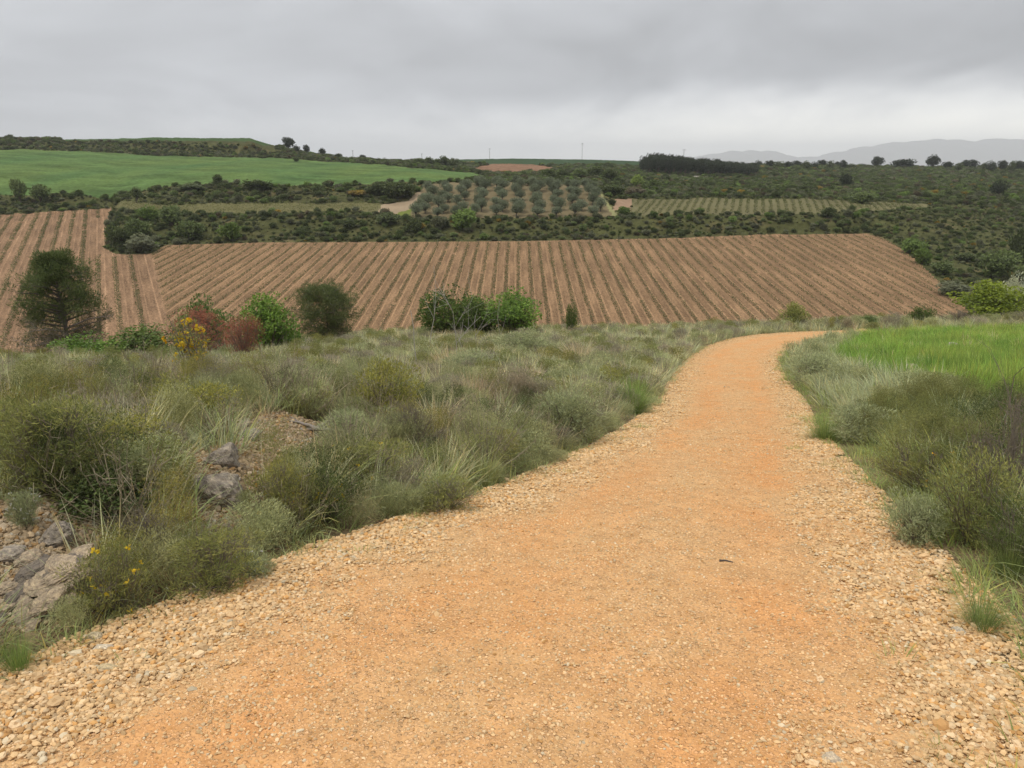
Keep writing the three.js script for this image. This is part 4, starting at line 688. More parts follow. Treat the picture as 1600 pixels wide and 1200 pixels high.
// ------------------------------------------------------------------ single shrubs of the near hillside
const near = {
  juniper: [1, 2].map((s) => plant(600 + s, { clumps: 40, leaves: 150, clump: 0.15, leaf: [0.046, 0.014], dir: [0.75, 0.6, 0.4], cols: [[0.45, 0.52, 0.45], [1.45, 1.35, 1.05]], jag: true, bark: [0.16, 0.125, 0.10], stemR: 0.014, twigs: 3 })),
  broom: [1, 2].map((s) => plant(610 + s, { clumps: 38, leaves: 120, clump: 0.17, leaf: [0.095, 0.009], dir: [0.4, 0.9, 0.4], cols: [[0.45, 0.55, 0.45], [1.45, 1.3, 1.0]], jag: true, bark: [0.15, 0.12, 0.09], stemR: 0.008, twigs: 7 })),
  broomFine: [1, 2].map((s) => plant(615 + s, { clumps: 38, leaves: 150, clump: 0.16, leaf: [0.06, 0.0068], dir: [0.45, 0.85, 0.45], cols: [[0.4, 0.48, 0.4], [1.5, 1.35, 1.05]], jag: true, bark: [0.15, 0.12, 0.09], stemR: 0.008, twigs: 9 })),
  leafy: [1, 2, 3].map((s) => plant(620 + s, { clumps: 46, leaves: 110, clump: 0.16, leaf: [0.045, 0.028], dir: [0.5, 0.35, 0.7], cols: [[0.5, 0.58, 0.5], [1.45, 1.35, 1.0]], jag: true, bark: [0.10, 0.08, 0.06], stemR: 0.014, twigs: 1 })),
  dome: [1, 2].map((s) => plant(630 + s, { clumps: 36, leaves: 150, clump: 0.19, leaf: [0.085, 0.009], dir: [0.8, 0.75, 0.35], cols: [[0.6, 0.63, 0.57], [1.35, 1.3, 1.15]], jag: true, flat: 0.75, bark: [0.13, 0.10, 0.08], stemR: 0.006, twigs: 3 })),
  twiggy: [1, 2].map((s) => plant(640 + s, { clumps: 40, leaves: 40, clump: 0.15, leaf: [0.045, 0.006], dir: [0.5, 0.6, 0.6], cols: [[0.7, 0.7, 0.65], [1.2, 1.1, 1.0]], jag: true, bark: [0.17, 0.14, 0.105], stemR: 0.006, twigs: 12 })),
  dead: [1, 2].map((s) => plant(650 + s, { clumps: 50, leaves: 90, clump: 0.14, leaf: [0.04, 0.012], dir: [0.5, 0.2, 0.7], cols: [[0.75, 0.7, 0.7], [1.25, 1.15, 1.1]], jag: true, bark: [0.16, 0.10, 0.08], stemR: 0.010, twigs: 6 })),
};
const clumpOf = (seed, o) => { const g = tuft(seed, o.n, 1, 0.22, o.wid, o.lean, { curve: o.curve, dry: o.dry, seg: 4 }); g.computeBoundingBox(); const b = g.boundingBox; g.scale(1 / Math.max(0.3, (b.max.x - b.min.x + b.max.z - b.min.z) / 2), 1 / b.max.y, 1 / Math.max(0.3, (b.max.x - b.min.x + b.max.z - b.min.z) / 2)); return { blades: g }; };
near.blades = [clumpOf(661, { n: 900, wid: 0.010, lean: 0.85, curve: 0.55, dry: 0.05 }), clumpOf(662, { n: 900, wid: 0.009, lean: 0.9, curve: 0.6, dry: 0.1 })];
near.straw = [clumpOf(663, { n: 800, wid: 0.007, lean: 0.6, curve: 0.5, dry: 0.6 }), clumpOf(664, { n: 800, wid: 0.007, lean: 0.7, curve: 0.6, dry: 0.6 })];
const H = { olive: [0.30, 0.295, 0.09], oliveDark: [0.25, 0.265, 0.095], deep: [0.11, 0.15, 0.055], fresh: [0.15, 0.24, 0.055], mid: [0.115, 0.165, 0.05], lime: [0.185, 0.235, 0.035], grey: [0.32, 0.345, 0.19], silver: [0.45, 0.47, 0.40], rust: [0.30, 0.125, 0.075], brown: [0.20, 0.175, 0.10], pine: [0.085, 0.105, 0.04] };
function flowers(seed, heads, n, size, col, pick) { const r = rngOf(seed), b = new Build(); for (const [x, y, z, s] of heads) { if (r() > pick) continue; for (let k = 0; k < n; k++) { const [a, c, d] = ball(r), cx = x + a * s, cy = y + c * s * 0.8 + s * 0.35, cz = z + d * s; for (let q = 0; q < 4; q++) { const [e, g, h, l] = ball(r), m = 0.8 + 0.4 * r(); b.leaf(cx, cy, cz, e / l, g / l, h / l, size, size * 0.8, [col[0] * m, col[1] * m, col[2] * m], r); } } } return b.geo(); }
const YELLOW = [0.72, 0.50, 0.03], GOLDEN = [0.72, 0.38, 0.015], WHITE = [0.62, 0.6, 0.56];
// [kind, variant, colour, px, foot, top, width, f, name, label, flowers [count, size, colour, share]]
const NEAR = [
  ['juniper', 0, H.olive, 300, 690, 572, 165, null, 'juniper_shrub', 'bushy olive-green juniper below the yellow-flowered broom'],
  ['juniper', 1, H.olive, 205, 745, 632, 160, null, 'juniper_shrub', 'olive juniper left of the two grey slabs'],
  ['broom', 0, H.oliveDark, 95, 770, 590, 190, null, 'broom_shrub', 'tall dark grassy broom at the left, above the bare soil'],
  ['broom', 1, H.oliveDark, 12, 740, 606, 130, null, 'broom_shrub', 'dark broom cut by the left edge of the picture'],
  ['leafy', 0, H.deep, 165, 800, 715, 170, null, 'shrub', 'low dense dark green shrub above the small boulder'],
  ['juniper', 0, H.oliveDark, 262, 775, 668, 110, null, 'juniper_shrub', 'dark olive juniper touching the left side of the slabs'],
  ['dome', 0, H.grey, 42, 822, 752, 66, null, 'lavender_shrub', 'small pale grey lavender tuft above the bare soil', [2, 0.05, WHITE, 0.3]],
  ['broom', 0, H.oliveDark, 180, 955, 838, 145, null, 'gorse_shrub', 'dark gorse with scattered yellow flowers beside the layered outcrop', [1, 0.05, YELLOW, 0.4]],
  ['twiggy', 0, H.brown, 240, 878, 775, 150, null, 'dry_shrub', 'tangled brown dry shrub below the small boulder'],
  ['twiggy', 1, H.brown, 350, 880, 802, 110, null, 'dry_shrub', 'tangled brown dry shrub below the lower slab'],
  ['broom', 1, H.olive, 445, 812, 706, 112, null, 'gorse_shrub', 'olive gorse right of the grey slabs with a few yellow flowers', [1, 0.04, GOLDEN, 0.15]],
  ['broom', 0, H.oliveDark, 335, 925, 808, 150, null, 'gorse_shrub', 'dark gorse at the gravel edge below the dry shrubs'],
  ['dome', 1, H.grey, 395, 900, 848, 90, null, 'thyme_shrub', 'low flowering thyme with white blooms at the gravel edge', [2, 0.04, WHITE, 0.35]],
  ['broom', 1, H.mid, 510, 812, 725, 120, null, 'broom_shrub', 'green broom with two yellow flower heads near the gravel edge', [3, 0.05, YELLOW, 0.12]],
  ['broom', 0, H.oliveDark, 575, 768, 672, 140, null, 'broom_shrub', 'dark green broom in the middle of the left slope', [1, 0.04, YELLOW, 0.12]],
  ['juniper', 1, H.olive, 605, 672, 548, 125, null, 'juniper_shrub', 'yellowish juniper with a bare dead tip, left of the pale grass'],
  ['leafy', 1, H.olive, 582, 662, 628, 46, null, 'gorse_shrub', 'small clump of golden flowers at the foot of the yellowish juniper', [7, 0.09, GOLDEN, 0.8]],
  ['twiggy', 0, H.brown, 648, 716, 612, 120, null, 'dry_shrub', 'brown leafless shrub right of the yellowish juniper'],
  ['dome', 0, H.grey, 885, 690, 600, 170, null, 'lavender_shrub', 'broad grey-green dome of lavender left of the path'],
  ['twiggy', 1, H.brown, 872, 700, 655, 80, null, 'dry_shrub', 'brown dead patch under the lavender dome beside the path'],
  ['dome', 1, H.grey, 545, 700, 630, 110, null, 'lavender_shrub', 'grey lavender between the dead roots and the yellowish juniper'],
  ['broom', 1, H.oliveDark, 690, 800, 735, 130, null, 'broom_shrub', 'low green broom on the gravel edge, midway along the left side'],
  ['broom', 0, H.olive, 470, 640, 590, 110, null, 'broom_shrub', 'olive tuft of broom left of the yellowish juniper'],
  ['dome', 0, H.grey, 735, 590, 545, 120, null, 'lavender_shrub', 'grey lavender cushion behind the pale straw grass'],
  ['dome', 1, H.grey, 820, 560, 512, 130, null, 'lavender_shrub', 'rounded grey-green cushion in front of the bright valley-edge shrub'],
  ['dead', 0, H.rust, 376, null, 486, 68, 23, 'dead_bush', 'rust-red dead bush in front of the bright round bush'],
  ['dead', 1, H.rust, 305, null, 474, 108, 26, 'dead_bush', 'taller rust-red dead bush behind the yellow broom'],
  ['leafy', 2, H.lime, 352, null, 552, 48, 21, 'shrub', 'small lime-yellow shrub at the foot of the rust-red bush'],
  ['leafy', 0, H.fresh, 412, null, 456, 112, 29, 'bush', 'bright green round bush beside the rust-red dead bush'],
  ['leafy', 1, H.mid, 312, null, 455, 100, 30, 'bush', 'green bush showing behind the taller rust-red bush'],
  ['leafy', 2, H.fresh, 128, null, 514, 140, 24, 'bush', 'low bright green bush in front of the pine'],
  ['leafy', 0, H.mid, 218, null, 508, 140, 25, 'bush', 'dark green bush between the pine and the yellow broom'],
  ['leafy', 1, H.mid, 452, null, 512, 60, 31, 'bush', 'small green bush tucked right of the bright round bush'],
  ['leafy', 2, H.mid, 698, null, 440, 122, 42, 'bush', 'dark green bush behind the white dead stems'],
  ['leafy', 0, H.mid, 745, null, 460, 90, 43, 'bush', 'middle green bush of the clump at the valley edge'],
  ['leafy', 1, H.fresh, 803, null, 444, 106, 42, 'bush', 'bright right-hand bush of the clump at the valley edge'],
  ['leafy', 2, H.mid, 893, null, 465, 22, 46, 'sapling', 'slender sapling alone before the brown vineyard', [1, 0.2, WHITE, 0.05]],
  ['leafy', 0, H.oliveDark, 1243, null, 471, 44, 50, 'bush', 'small round dark bush above the bend of the path'],
  ['leafy', 1, H.mid, 1360, null, 491, 52, 48, 'bush', 'low green bush right of the bend of the path'],
  ['leafy', 2, H.mid, 1443, null, 473, 44, 48, 'bush', 'upright green bush at the far edge of the bright field'],
  ['leafy', 0, H.lime, 1560, null, 438, 120, 50, 'bush', 'big yellow-green bush at the right behind the bright field'],
  ['leafy', 1, H.silver, 1592, null, 420, 60, 58, 'bush', 'silvery white bush behind the yellow-green one'],
  ['twiggy', 0, H.brown, 1500, null, 482, 60, 47, 'dry_shrub', 'brown dry shrub left of the yellow-green bush'],
  ['blades', 0, [0.235, 0.33, 0.085], 988, 645, 570, 125, null, 'grass_clump', 'bright green grassy clump at the left path edge'],
  ['blades', 1, [0.24, 0.31, 0.09], 1288, 688, 626, 120, null, 'grass_clump', 'green grassy clump at the right path edge'],
  ['straw', 0, [0.56, 0.47, 0.32], 705, 590, 532, 125, null, 'straw_grass_clump', 'pale straw grass clump below the valley-edge shrubs'],
  ['straw', 1, [0.48, 0.40, 0.29], 740, 640, 560, 150, null, 'straw_grass_clump', 'wide brownish grass clump right of the yellowish juniper'],
  ['straw', 0, [0.44, 0.37, 0.29], 830, 610, 558, 110, null, 'straw_grass_clump', 'mauve-brown grass clump above the lavender dome'],
  ['straw', 1, [0.55, 0.48, 0.34], 30, 640, 588, 120, null, 'straw_grass_clump', 'pale dry grass clump at the left edge below the pine'],
  ['straw', 0, [0.42, 0.35, 0.29], 205, 625, 578, 120, null, 'straw_grass_clump', 'mauve-grey dry grass clump left of the yellow broom'],
  ['blades', 0, [0.27, 0.32, 0.11], 1455, 830, 745, 130, null, 'grass_clump', 'green grass clump in front of the tangled broom at right'],
  ['blades', 1, [0.28, 0.34, 0.11], 1580, 900, 800, 150, null, 'grass_clump', 'tall grass clump at the right edge below the tangled broom'],
  ['straw', 1, [0.50, 0.44, 0.31], 560, 620, 568, 120, null, 'straw_grass_clump', 'pale dry grass clump left of the yellowish juniper'],
  ['straw', 0, [0.50, 0.45, 0.31], 905, 570, 525, 120, null, 'straw_grass_clump', 'pale dry grass clump below the slender sapling'],
  ['blades', 1, [0.23, 0.29, 0.09], 1535, 985, 890, 150, null, 'grass_clump', 'lush grass clump spilling onto the gravel at lower right'],
  ['blades', 0, [0.22, 0.30, 0.08], 30, 1052, 965, 110, null, 'grass_clump', 'bright green grass clump at the lower left corner'],
  ['blades', 1, [0.20, 0.30, 0.075], 470, 770, 712, 80, null, 'grass_clump', 'fresh green grass clump right of the olive gorse'],
  ['blades', 0, [0.30, 0.32, 0.12], 760, 760, 690, 120, null, 'grass_clump', 'yellowish green grass clump at the left gravel edge'],
  ['dome', 0, H.grey, 1268, 602, 546, 110, null, 'lavender_shrub', 'grey-green cushion inside the bend, right of the path'],
  ['dome', 1, H.grey, 1352, 690, 626, 140, null, 'lavender_shrub', 'broad grey cushion above the right green clump'],
  ['broom', 0, H.oliveDark, 1430, 770, 675, 140, null, 'broom_shrub', 'broom with a golden flower head right of the path', [2, 0.04, GOLDEN, 0.06]],
  ['broom', 1, H.oliveDark, 1520, 850, 690, 160, null, 'broom_shrub', 'large dark tangled broom on the right'],
  ['twiggy', 1, H.brown, 1570, 800, 588, 160, null, 'dry_shrub', 'tall brown twiggy shrub with a bare branch at the right edge'],
  ['broom', 0, H.deep, 1590, 890, 760, 140, null, 'broom_shrub', 'dark broom in the shade at the right edge of the picture'],
  ['dome', 0, H.grey, 1422, 850, 760, 120, null, 'lavender_shrub', 'grey lavender dome overhanging the right gravel edge'],
];
const FLOWER = { };
for (const [kind, v, c, px, foot, top, w, f, name, label, fl] of NEAR) {
  const s = spot(px, foot, top, w, f), fine = kind === 'broom' && s.f < 7 ? 'broomFine' : kind, proto = near[fine][v % near[fine].length], cat = name.split('_').at(-1);
  let o; if (proto.blades) { o = thing(name, label, 'grass clump', 'grass clumps on the near hillside'); o.position.set(s.x, s.base - 0.02, -s.f); o.scale.set(s.w, s.h, s.w); part('blades', proto.blades, tint(c, grassMat), o); }
  else o = setPlant(proto, name, label, cat, 'shrubs on the near hillside', s, tint(c));
  if (fl) part('flowers', flowers(px, proto.heads, fl[0], fl[1], fl[2], fl[3]), leafMat, o);
}
// bare branches: a forking stick built from thin tapering limbs
function limbs(b, r, p, d, len, rad, depth, col, bend = 0.5) {
  const pts = [p]; let q = [...p], v = [...d]; const n = 4;
  for (let k = 0; k < n; k++) { v = v.map((c) => c + (r() - 0.5) * bend); const L = Math.hypot(...v); v = v.map((c) => c / L); q = q.map((c, i) => c + v[i] * len / n); pts.push(q); }
  b.tube(pts, rad, rad * 0.5, depth > 1 ? 6 : 4, col);
  if (depth) for (let k = 0; k < 3 + Math.floor(r() * 2); k++) { const at = pts[1 + Math.floor(r() * n)]; limbs(b, r, at, v.map((c) => c + (r() - 0.5) * 1.7), len * (0.4 + 0.3 * r()), rad * 0.5, depth - 1, col, bend); }
}
function stick(seed, px, foot, top, f, d, col, depth, name, label, category) { const s = spot(px, foot, top, 10, f), r = rngOf(seed), b = new Build(); limbs(b, r, [0, -0.05, 0], d, s.h * 1.0, Math.max(0.004, s.h * 0.0075), depth, col, 0.28); const o = new THREE.Mesh(b.geo(), woodMat); o.name = numbered(name); o.position.set(s.x, s.base, -s.f); scene.add(o); return tag(o, label, category, 'bare sticks on the hillside'); }
const PALE = [0.34, 0.31, 0.265], GREYW = [0.33, 0.29, 0.25];
stick(701, 712, 585, 478, null, [0.05, 1, 0], PALE, 2, 'dead_sapling', 'forked pale dead stem in front of the valley-edge clump', 'dead sapling');
stick(702, 652, 590, 480, null, [0.0, 1, 0], PALE, 0, 'dead_sapling', 'leftmost straight pale dead stem', 'dead sapling');
stick(703, 671, 560, 470, null, [0.03, 1, 0], PALE, 1, 'dead_sapling', 'bent pale dead stem left of the forked one', 'dead sapling');
stick(704, 726, 560, 500, null, [-0.05, 1, 0], PALE, 1, 'dead_sapling', 'short pale dead stem right of the forked one', 'dead sapling');
stick(705, 783, 535, 485, null, [-0.06, 1, 0], PALE, 1, 'dead_sapling', 'pale dead stem before the bright valley-edge bush', 'dead sapling');
stick(706, 744, 555, 488, null, [0.1, 1, 0], GREYW, 2, 'dead_sapling', 'greyish branched dead stem in the middle of the clump', 'dead sapling');
stick(707, 592, 600, 548, null, [-0.2, 1, 0], PALE, 1, 'dead_sapling', 'bare dead tip rising from the yellowish juniper', 'dead sapling');
stick(708, 762, 690, 612, null, [-0.1, 1, 0], [0.2, 0.15, 0.12], 1, 'dead_sapling', 'thin dark dead stem in the grass left of the lavender dome', 'dead sapling');
stick(709, 1592, 770, 690, null, [-0.9, 0.55, 0.1], GREYW, 2, 'fallen_bough', 'grey bare branch sticking out of the tangled broom at right', 'dead branch');
stick(710, 1560, 720, 580, null, [0.1, 1, 0], [0.12, 0.09, 0.07], 2, 'fallen_bough', 'dark bare branch against the bright field at right', 'dead branch');
{ const [x, f] = hit(1133, 888, 0.8, ground0), b = new Build(), y = trackTop(x, f, 0.6) + 0.008; b.tube([[-0.03, 0, -0.006], [0, 0.004, 0], [0.032, 0.001, 0.012]], 0.006, 0.003, 5, [0.07, 0.055, 0.045]); b.tube([[0, 0.004, 0], [0.012, 0.006, 0.014]], 0.003, 0.0015, 4, [0.07, 0.055, 0.045]); const o = new THREE.Mesh(b.geo(), woodMat); o.name = 'twig'; o.position.set(x, y, -f); scene.add(o); tag(o, 'short dark twig lying in the middle of the gravel path', 'twig'); }
// dead roots lying on the bare soil
{
  const o = thing('dead_root', 'grey dead roots lying on the bare soil left of the yellowish juniper', 'dead root'), r = rngOf(720), [x, f] = hit(495, 678, 1, ground), y = ground(x, f); o.position.set(x, y, -f);
  for (const d of [[1, 0.12, 0.1], [-1, 0.1, 0.15], [0.6, 0.22, -0.2], [-0.5, 0.3, 0.1], [0.9, 0.02, 0.5]]) { const b = new Build(); limbs(b, r, [0, 0.05, 0], d, 0.27, 0.02, 1, [0.22, 0.185, 0.155], 0.4); part('root', b.geo(), woodMat, o); }
}
// the yellow-flowered broom: open twigs, flower heads at the tips
{
  const s = spot(298, null, 480, 100, 9.2), o = thing('flowering_broom', 'open broom with bright yellow flowers above the olive juniper', 'broom'), r = rngOf(730), b = new Build(), F = new Build(), L = new Build(); o.position.set(s.x, s.base, -s.f);
  for (let k = 0; k < 15; k++) {
    const a = r() * 6.283, t = 0.1 + 0.5 * r(), h = s.h * (0.6 + 0.42 * r()), tip = [Math.cos(a) * Math.sin(t) * h * 0.6, h, Math.sin(a) * Math.sin(t) * h * 0.6], mid = tip.map((v, i) => v * 0.5 + (i === 1 ? 0.08 : (r() - 0.5) * 0.1)); b.tube([[0, 0, 0], mid, tip], 0.012, 0.003, 4, [0.15, 0.12, 0.09]);
    for (let q = 0; q < 9; q++) { const w = -0.1 + 1.1 * r(), p = tip.map((v, i) => lerp(mid[i], v, w) + (r() - 0.5) * 0.16); b.tube([tip.map((v, i) => lerp(mid[i], v, w * 0.8)), p], 0.004, 0.0015, 3, [0.14, 0.13, 0.07]); for (let e = 0; e < 8; e++) { const [c, d, g, l] = ball(r); L.leaf(p[0] + c * 0.06, p[1] + d * 0.06, p[2] + g * 0.06, c / l, Math.abs(d / l), g / l, 0.05, 0.012, mixc(H.oliveDark, H.olive, r()), r); } if (r() < 0.26) for (let e = 0; e < 5; e++) { const [c, d, g, l] = ball(r), m = 0.8 + 0.4 * r(), y = r() < 0.85 ? YELLOW : GOLDEN; for (let z = 0; z < 3; z++) { const [c2, d2, g2, l2] = ball(r); F.leaf(p[0] + c * 0.055, p[1] + d * 0.055, p[2] + g * 0.055, c2 / l2, d2 / l2, g2 / l2, 0.036, 0.03, y.map((v2) => v2 * m), r); } } }
  }
  part('stems', b.geo(), woodMat, o); part('foliage', L.geo(), leafMat, o); part('flowers', F.geo(), leafMat, o);
}
// ------------------------------------------------------------------ the two pines on the slope below
function pineTree(seed, s, name, label, cat, o) {
  const g = thing(name, label, cat, 'pines at the valley edge'), r = rngOf(seed), Tk = new Build(), D = new Build(), N = new Build(), h = s.h, R = s.w / 2; g.position.set(s.x, s.base - 0.1, -s.f);
  const spine = (t) => [0.16 * Math.sin(t * 3) * R * 0.4, t * h, 0.12 * Math.cos(t * 2.3) * R * 0.3], pts = []; for (let k = 0; k <= 9; k++) pts.push(spine(k / 9 * 0.93)); Tk.tube(pts, h * 0.024, h * 0.004, 8, [0.10, 0.08, 0.068]);
  const clump = (c, q, n, col) => { for (let k = 0; k < n; k++) { const [x, y, z, d] = ball(r), e = Math.pow(d, -0.45), [p1, p2, p3] = ball(r); let v = [x / d * 0.7 + p1 * 0.6, y / d * 0.6 + 0.45 + p2 * 0.5, z / d * 0.7 + p3 * 0.6]; const L = Math.hypot(...v), m = 0.7 + 0.55 * r(); N.leaf(c[0] + x * e * q, c[1] + y * e * q * 0.8, c[2] + z * e * q, v[0] / L, v[1] / L, v[2] / L, o.needle * (0.7 + 0.6 * r()), o.needle * 0.17, [col[0] * m, col[1] * m, col[2] * m], r); } };
  for (let k = 0; k < o.whorls; k++) {
    const t = lerp(o.low, 0.97, (k + r() * 0.6) / o.whorls), a = k * 2.4 + r(), reach = R * o.shape(t) * (0.7 + 0.45 * r()), root = spine(Math.min(t, 0.92)), rise = lerp(-0.04, 0.35, t) + 0.12 * r(), tip = [root[0] + Math.cos(a) * reach, root[1] + reach * rise, root[2] + Math.sin(a) * reach], live = t > o.live + 0.1 * (r() - 0.5), mid = root.map((v, i) => lerp(v, tip[i], 0.55) + (i === 1 ? 0.06 * reach : (r() - 0.5) * 0.2 * reach));
    (live ? Tk : D).tube([root, mid, tip], h * 0.0065, 0.006, 5, live ? [0.09, 0.075, 0.06] : [0.20, 0.17, 0.145]);
    const nt = live ? 6 : 9;
    for (let q = 0; q < nt; q++) { const w = 0.3 + 0.75 * r(), p = w < 0.55 ? root.map((v, i) => lerp(v, mid[i], w / 0.55)) : mid.map((v, i) => lerp(v, tip[i], (w - 0.55) / 0.45)), e = [p[0] + (r() - 0.5) * reach * 0.5, p[1] + (r() - 0.2) * reach * 0.28, p[2] + (r() - 0.5) * reach * 0.5]; (live ? Tk : D).tube([p, e], 0.010, 0.004, 4, live ? [0.09, 0.075, 0.06] : [0.19, 0.16, 0.135]);
      if (live) clump(e, o.tuft * (0.7 + 0.6 * r()), o.n, mixc(o.cols[0], o.cols[1], r()));
      else { for (let z = 0; z < 7; z++) D.tube([p.map((v, i) => lerp(v, e[i], r())), [e[0] + (r() - 0.5) * 0.7, e[1] + (r() - 0.4) * 0.5, e[2] + (r() - 0.5) * 0.7]], 0.005, 0.002, 3, [0.19, 0.155, 0.125]); if (r() < o.sparse) clump(e, o.tuft * 0.8, Math.round(o.n * 0.35), mixc([0.125, 0.115, 0.06], o.cols[1], r() * 0.5)); } }
  }
  part('trunk', Tk.geo(), woodMat, g); part('dead_branches', D.geo(), woodMat, g); part('crown', N.geo(), leafMat, g);
}
pineTree(801, spot(76, null, 384, 136, 36), 'pine_tree', 'tall pine with bare grey lower branches at left', 'pine tree', { whorls: 96, low: 0.12, live: 0.54, shape: (t) => t < 0.5 ? 0.6 + 0.45 * smooth(0.1, 0.3, t) - 0.3 * smooth(0.38, 0.5, t) : 1.0 * Math.pow(smooth(1.06, 0.5, t), 0.62), needle: 0.17, tuft: 0.30, n: 90, cols: [[0.075, 0.105, 0.036], [0.15, 0.18, 0.06]], sparse: 0.95 });
pineTree(802, spot(505, null, 453, 96, 37), 'young_pine', 'low rounded young pine at the valley edge, right of the bright bush', 'pine tree', { whorls: 60, low: 0.12, live: 0.22, shape: (t) => 0.45 + 0.6 * Math.pow(smooth(1.05, 0.5, t), 0.6) * smooth(0.05, 0.35, t), needle: 0.13, tuft: 0.26, n: 95, cols: [[0.10, 0.13, 0.045], [0.16, 0.175, 0.065]], sparse: 0.4 });
// ------------------------------------------------------------------ rocks
const rockMat = new THREE.MeshStandardMaterial({ vertexColors: true, map: rockMap, bumpMap: rockBump, bumpScale: 0.006, roughness: 1 }), pebbleMat = rockMat.clone(); pebbleMat.bumpScale = 0.0012;
function rockGeometry(seed, sx, sy, sz, cut = 5, col0, rough = 0.05) {
  const col = col0 ?? [0.26, 0.22, 0.175];
  const r = rngOf(seed), g0 = new THREE.IcosahedronGeometry(1, 9), p = g0.attributes.position, v = new THREE.Vector3(), cuts = [], c = [], uv = [];
  for (let k = 0; k < cut; k++) { const [x, y, z, d] = ball(r); cuts.push([x / d, y / d * 0.8, z / d, 0.5 + 0.3 * r()]); }
  for (let k = 0; k < p.count; k++) {
    v.fromBufferAttribute(p, k); for (const [a, b, d, m] of cuts) { const q = v.x * a + v.y * b + v.z * d - m; if (q > 0) { v.x -= a * q; v.y -= b * q; v.z -= d * q; } }
    const n = fbm3(v.x * 1.6 + seed, v.y * 2.2, v.z * 1.6, 5), n2 = fbm3(v.x * 5 + seed, v.y * 5, v.z * 5, 3), m = 1 + 0.15 * n + rough * n2; v.multiplyScalar(m); p.setXYZ(k, v.x * sx, v.y * sy, v.z * sz); uv.push(v.x * 0.8 + v.y * 0.4, v.z * 0.8 + v.y * 0.5);
    const t = fbm3(v.x * 3 + seed, v.y * 3 + 9, v.z * 3, 4), l = smooth(0.1, 0.4, fbm3(v.x * 2, v.y * 2 + seed, v.z * 2 + 30, 3)), w = 1 + 0.3 * t; c.push(lerp(col[0], col[0] * 1.35, l) * w * 1.2, lerp(col[1], col[1] * 1.32, l) * w * 1.2, lerp(col[2], col[2] * 1.22, l) * w * 1.2);
  }
  g0.setAttribute('color', new THREE.Float32BufferAttribute(c, 3)); g0.setAttribute('uv', new THREE.Float32BufferAttribute(uv, 2)); g0.computeVertexNormals(); return g0;
}
for (const [px, py, w, hh, dd, turn, tip, label, col] of [
  [352, 724, 66, 0.72, 0.7, 0.5, 0.45, 'upper of the two tilted grey slabs left of the path'],
  [338, 772, 86, 0.6, 0.75, 0.2, 0.35, 'lower, larger of the two tilted grey slabs left of the path'],
  [90, 846, 54, 0.8, 0.8, 1.1, 0.1, 'angular grey boulder above the layered outcrop'],
  [376, 668, 42, 0.5, 0.8, 0.3, 0.1, 'flat tan rock at the upper end of the bare soil', [0.44, 0.36, 0.28]],
  [345, 668, 26, 0.9, 0.8, 0.9, 0.1, 'small upright tan rock under the olive juniper', [0.44, 0.36, 0.27]],
  [20, 872, 44, 0.6, 0.9, 0.7, 0.2, 'broken grey rock above the layered outcrop at the left edge'],
  [60, 885, 36, 0.7, 0.8, 1.4, 0.2, 'small broken rock on the bare soil above the outcrop'],
  [112, 905, 30, 0.8, 0.9, 0.3, 0.1, 'tan rock right of the layered outcrop', [0.40, 0.32, 0.22]],
  [302, 752, 26, 0.7, 0.9, 0.5, 0.1, 'small tan stone left of the lower slab', [0.45, 0.37, 0.27]],
  [390, 682, 40, 0.4, 0.9, 0.5, 0.05, 'low grey stone half sunk in the bare soil'],
  [588, 676, 22, 0.55, 0.8, 0.5, 0.05, 'small pale stone at the foot of the golden flowers', [0.45, 0.40, 0.34]],
  [362, 790, 40, 0.6, 0.9, 0.5, 0.2, 'grey stone leaning below the lower slab'],
  [148, 1000, 26, 0.7, 0.8, 0.2, 0.05, 'tan stone at the gravel edge below the gorse', [0.47, 0.38, 0.25]],
  [160, 1016, 36, 0.35, 0.7, 0.1, 0.05, 'flat pale stone lying on the gravel edge at left', [0.52, 0.44, 0.33]],
  [168, 1050, 46, 0.4, 0.7, 0.3, 0.05, 'flat tan stone lying in the loose gravel at left', [0.46, 0.36, 0.21]],
  [1302, 1192, 40, 0.5, 0.8, 0.4, 0.05, 'pale stone in the gravel at the bottom right', [0.52, 0.42, 0.30]],
  [1487, 548, 18, 0.7, 0.9, 0.4, 0.05, 'grey stone lying out in the bright green field', [0.36, 0.32, 0.27]],
  [1422, 588, 26, 0.6, 0.9, 0.6, 0.05, 'grey stone at the near rim of the bright green field', [0.36, 0.32, 0.27]],
  [1497, 990, 26, 0.6, 0.9, 0.4, 0.05, 'pale round stone in the right gravel edge', [0.50, 0.43, 0.33]],
]) {
  const [x, f] = hit(px, py, 0.8, ground), d = toPx(x, f, ground(x, f))[2], W = w * d / FOCAL / 2, o = new THREE.Mesh(rockGeometry(px, W, W * hh, W * dd, 6, col), W < 0.06 ? pebbleMat : rockMat); o.name = numbered('rock'); o.position.set(x, ground(x, f) + W * hh * 0.42 + (label.includes('green field') ? 0.12 : 0), -f); o.rotation.set(tip, turn, -tip * 0.8); scene.add(o); tag(o, label, 'rock', 'rocks beside the path');
}
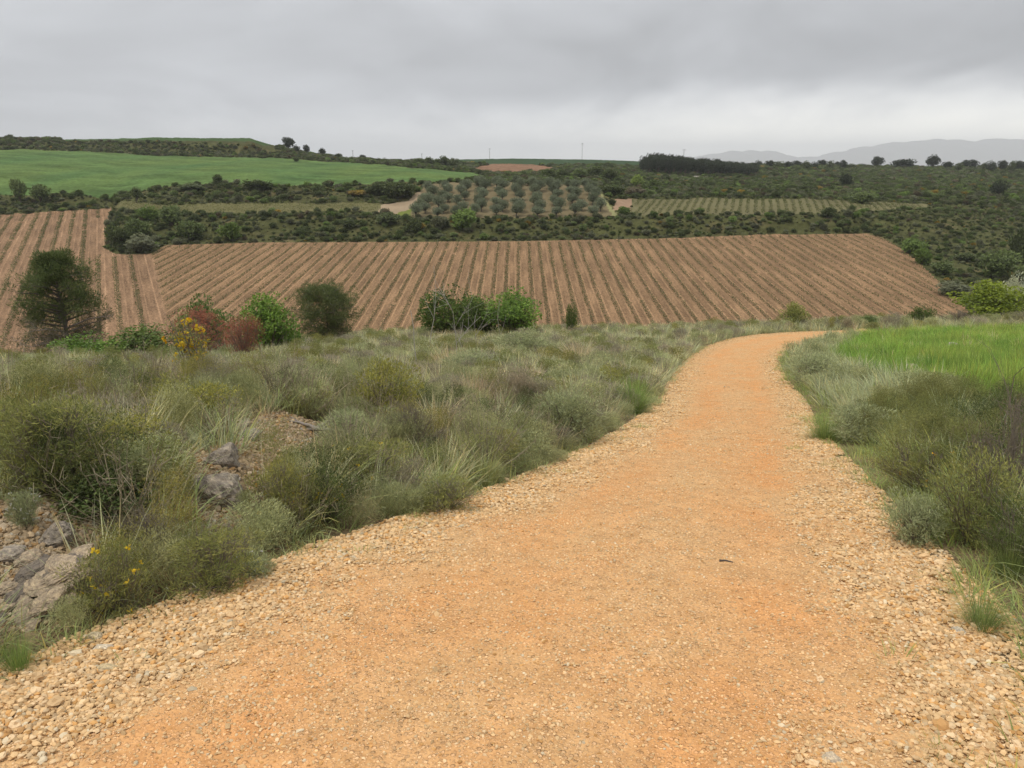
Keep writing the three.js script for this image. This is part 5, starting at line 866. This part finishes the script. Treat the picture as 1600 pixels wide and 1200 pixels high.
{ // layered outcrop at the left edge
  const o = thing('rock_outcrop', 'layered pale rock outcrop at the left edge beside the gravel', 'rock outcrop'), [x, f] = hit(35, 965, 0.8, ground), y = ground(x, f), r = rngOf(850); o.position.set(x, y, -f);
  for (let k = 0; k < 26; k++) { const g = rockGeometry(860 + k, 0.045 + 0.06 * r(), 0.012 + 0.014 * r(), 0.04 + 0.045 * r(), 9, k % 3 === 2 ? [0.17, 0.14, 0.11] : [0.37, 0.29, 0.20], 0.16), m = part('layer', g, rockMat, o); m.position.set(-0.05 + (r() - 0.5) * 0.3, -0.01 + k * 0.005, 0.04 - k * 0.012 + (r() - 0.5) * 0.1); m.rotation.set(0.12 + (r() - 0.5) * 0.15, r() * 3, 0.18 + (r() - 0.5) * 0.2); }
}
{ // crumbled stone on the bare soil
  const r = rngOf(870), o = new THREE.Group(); o.name = 'loose_stones'; tag(o, 'crumbled tan stones lying on the bare soil patches', 'loose stones', null, 'stuff'); scene.add(o);
  STONES.forEach((g) => { const l = []; for (const [bx, bf, br] of bare) for (let k = 0; k < 1500 * br * br + 60; k++) { const a = r() * 6.283, q = Math.sqrt(r()) * br * 1.1; l.push([bx + Math.cos(a) * q, bf + Math.sin(a) * q]); } const im = new THREE.InstancedMesh(g, stoneMat, l.length), M = new THREE.Matrix4(), Q = new THREE.Quaternion(); l.forEach(([x, f], k) => { const s = 0.005 + 0.022 * Math.pow(r(), 3); im.setMatrixAt(k, M.compose(new THREE.Vector3(x, ground(x, f) + s * 0.1, -f), Q.setFromEuler(new THREE.Euler(r(), r() * 6, r())), new THREE.Vector3(s, s * 0.8, s))); const c = stoneTone(r); c.r *= 0.58; c.g *= 0.64; c.b *= 0.76; im.setColorAt(k, c); }); im.name = 'stones'; im.userData.kind = 'stuff'; o.add(im); });
}

// ------------------------------------------------------------------ air
scene.fog = new THREE.FogExp2(new THREE.Color(0.92, 0.935, 0.945), 0.0001);
scene.traverse((o) => { if (o.isMesh) { o.castShadow = true; o.receiveShadow = true; } });
scene.updateMatrixWorld(true);
renderer.render(scene, camera);
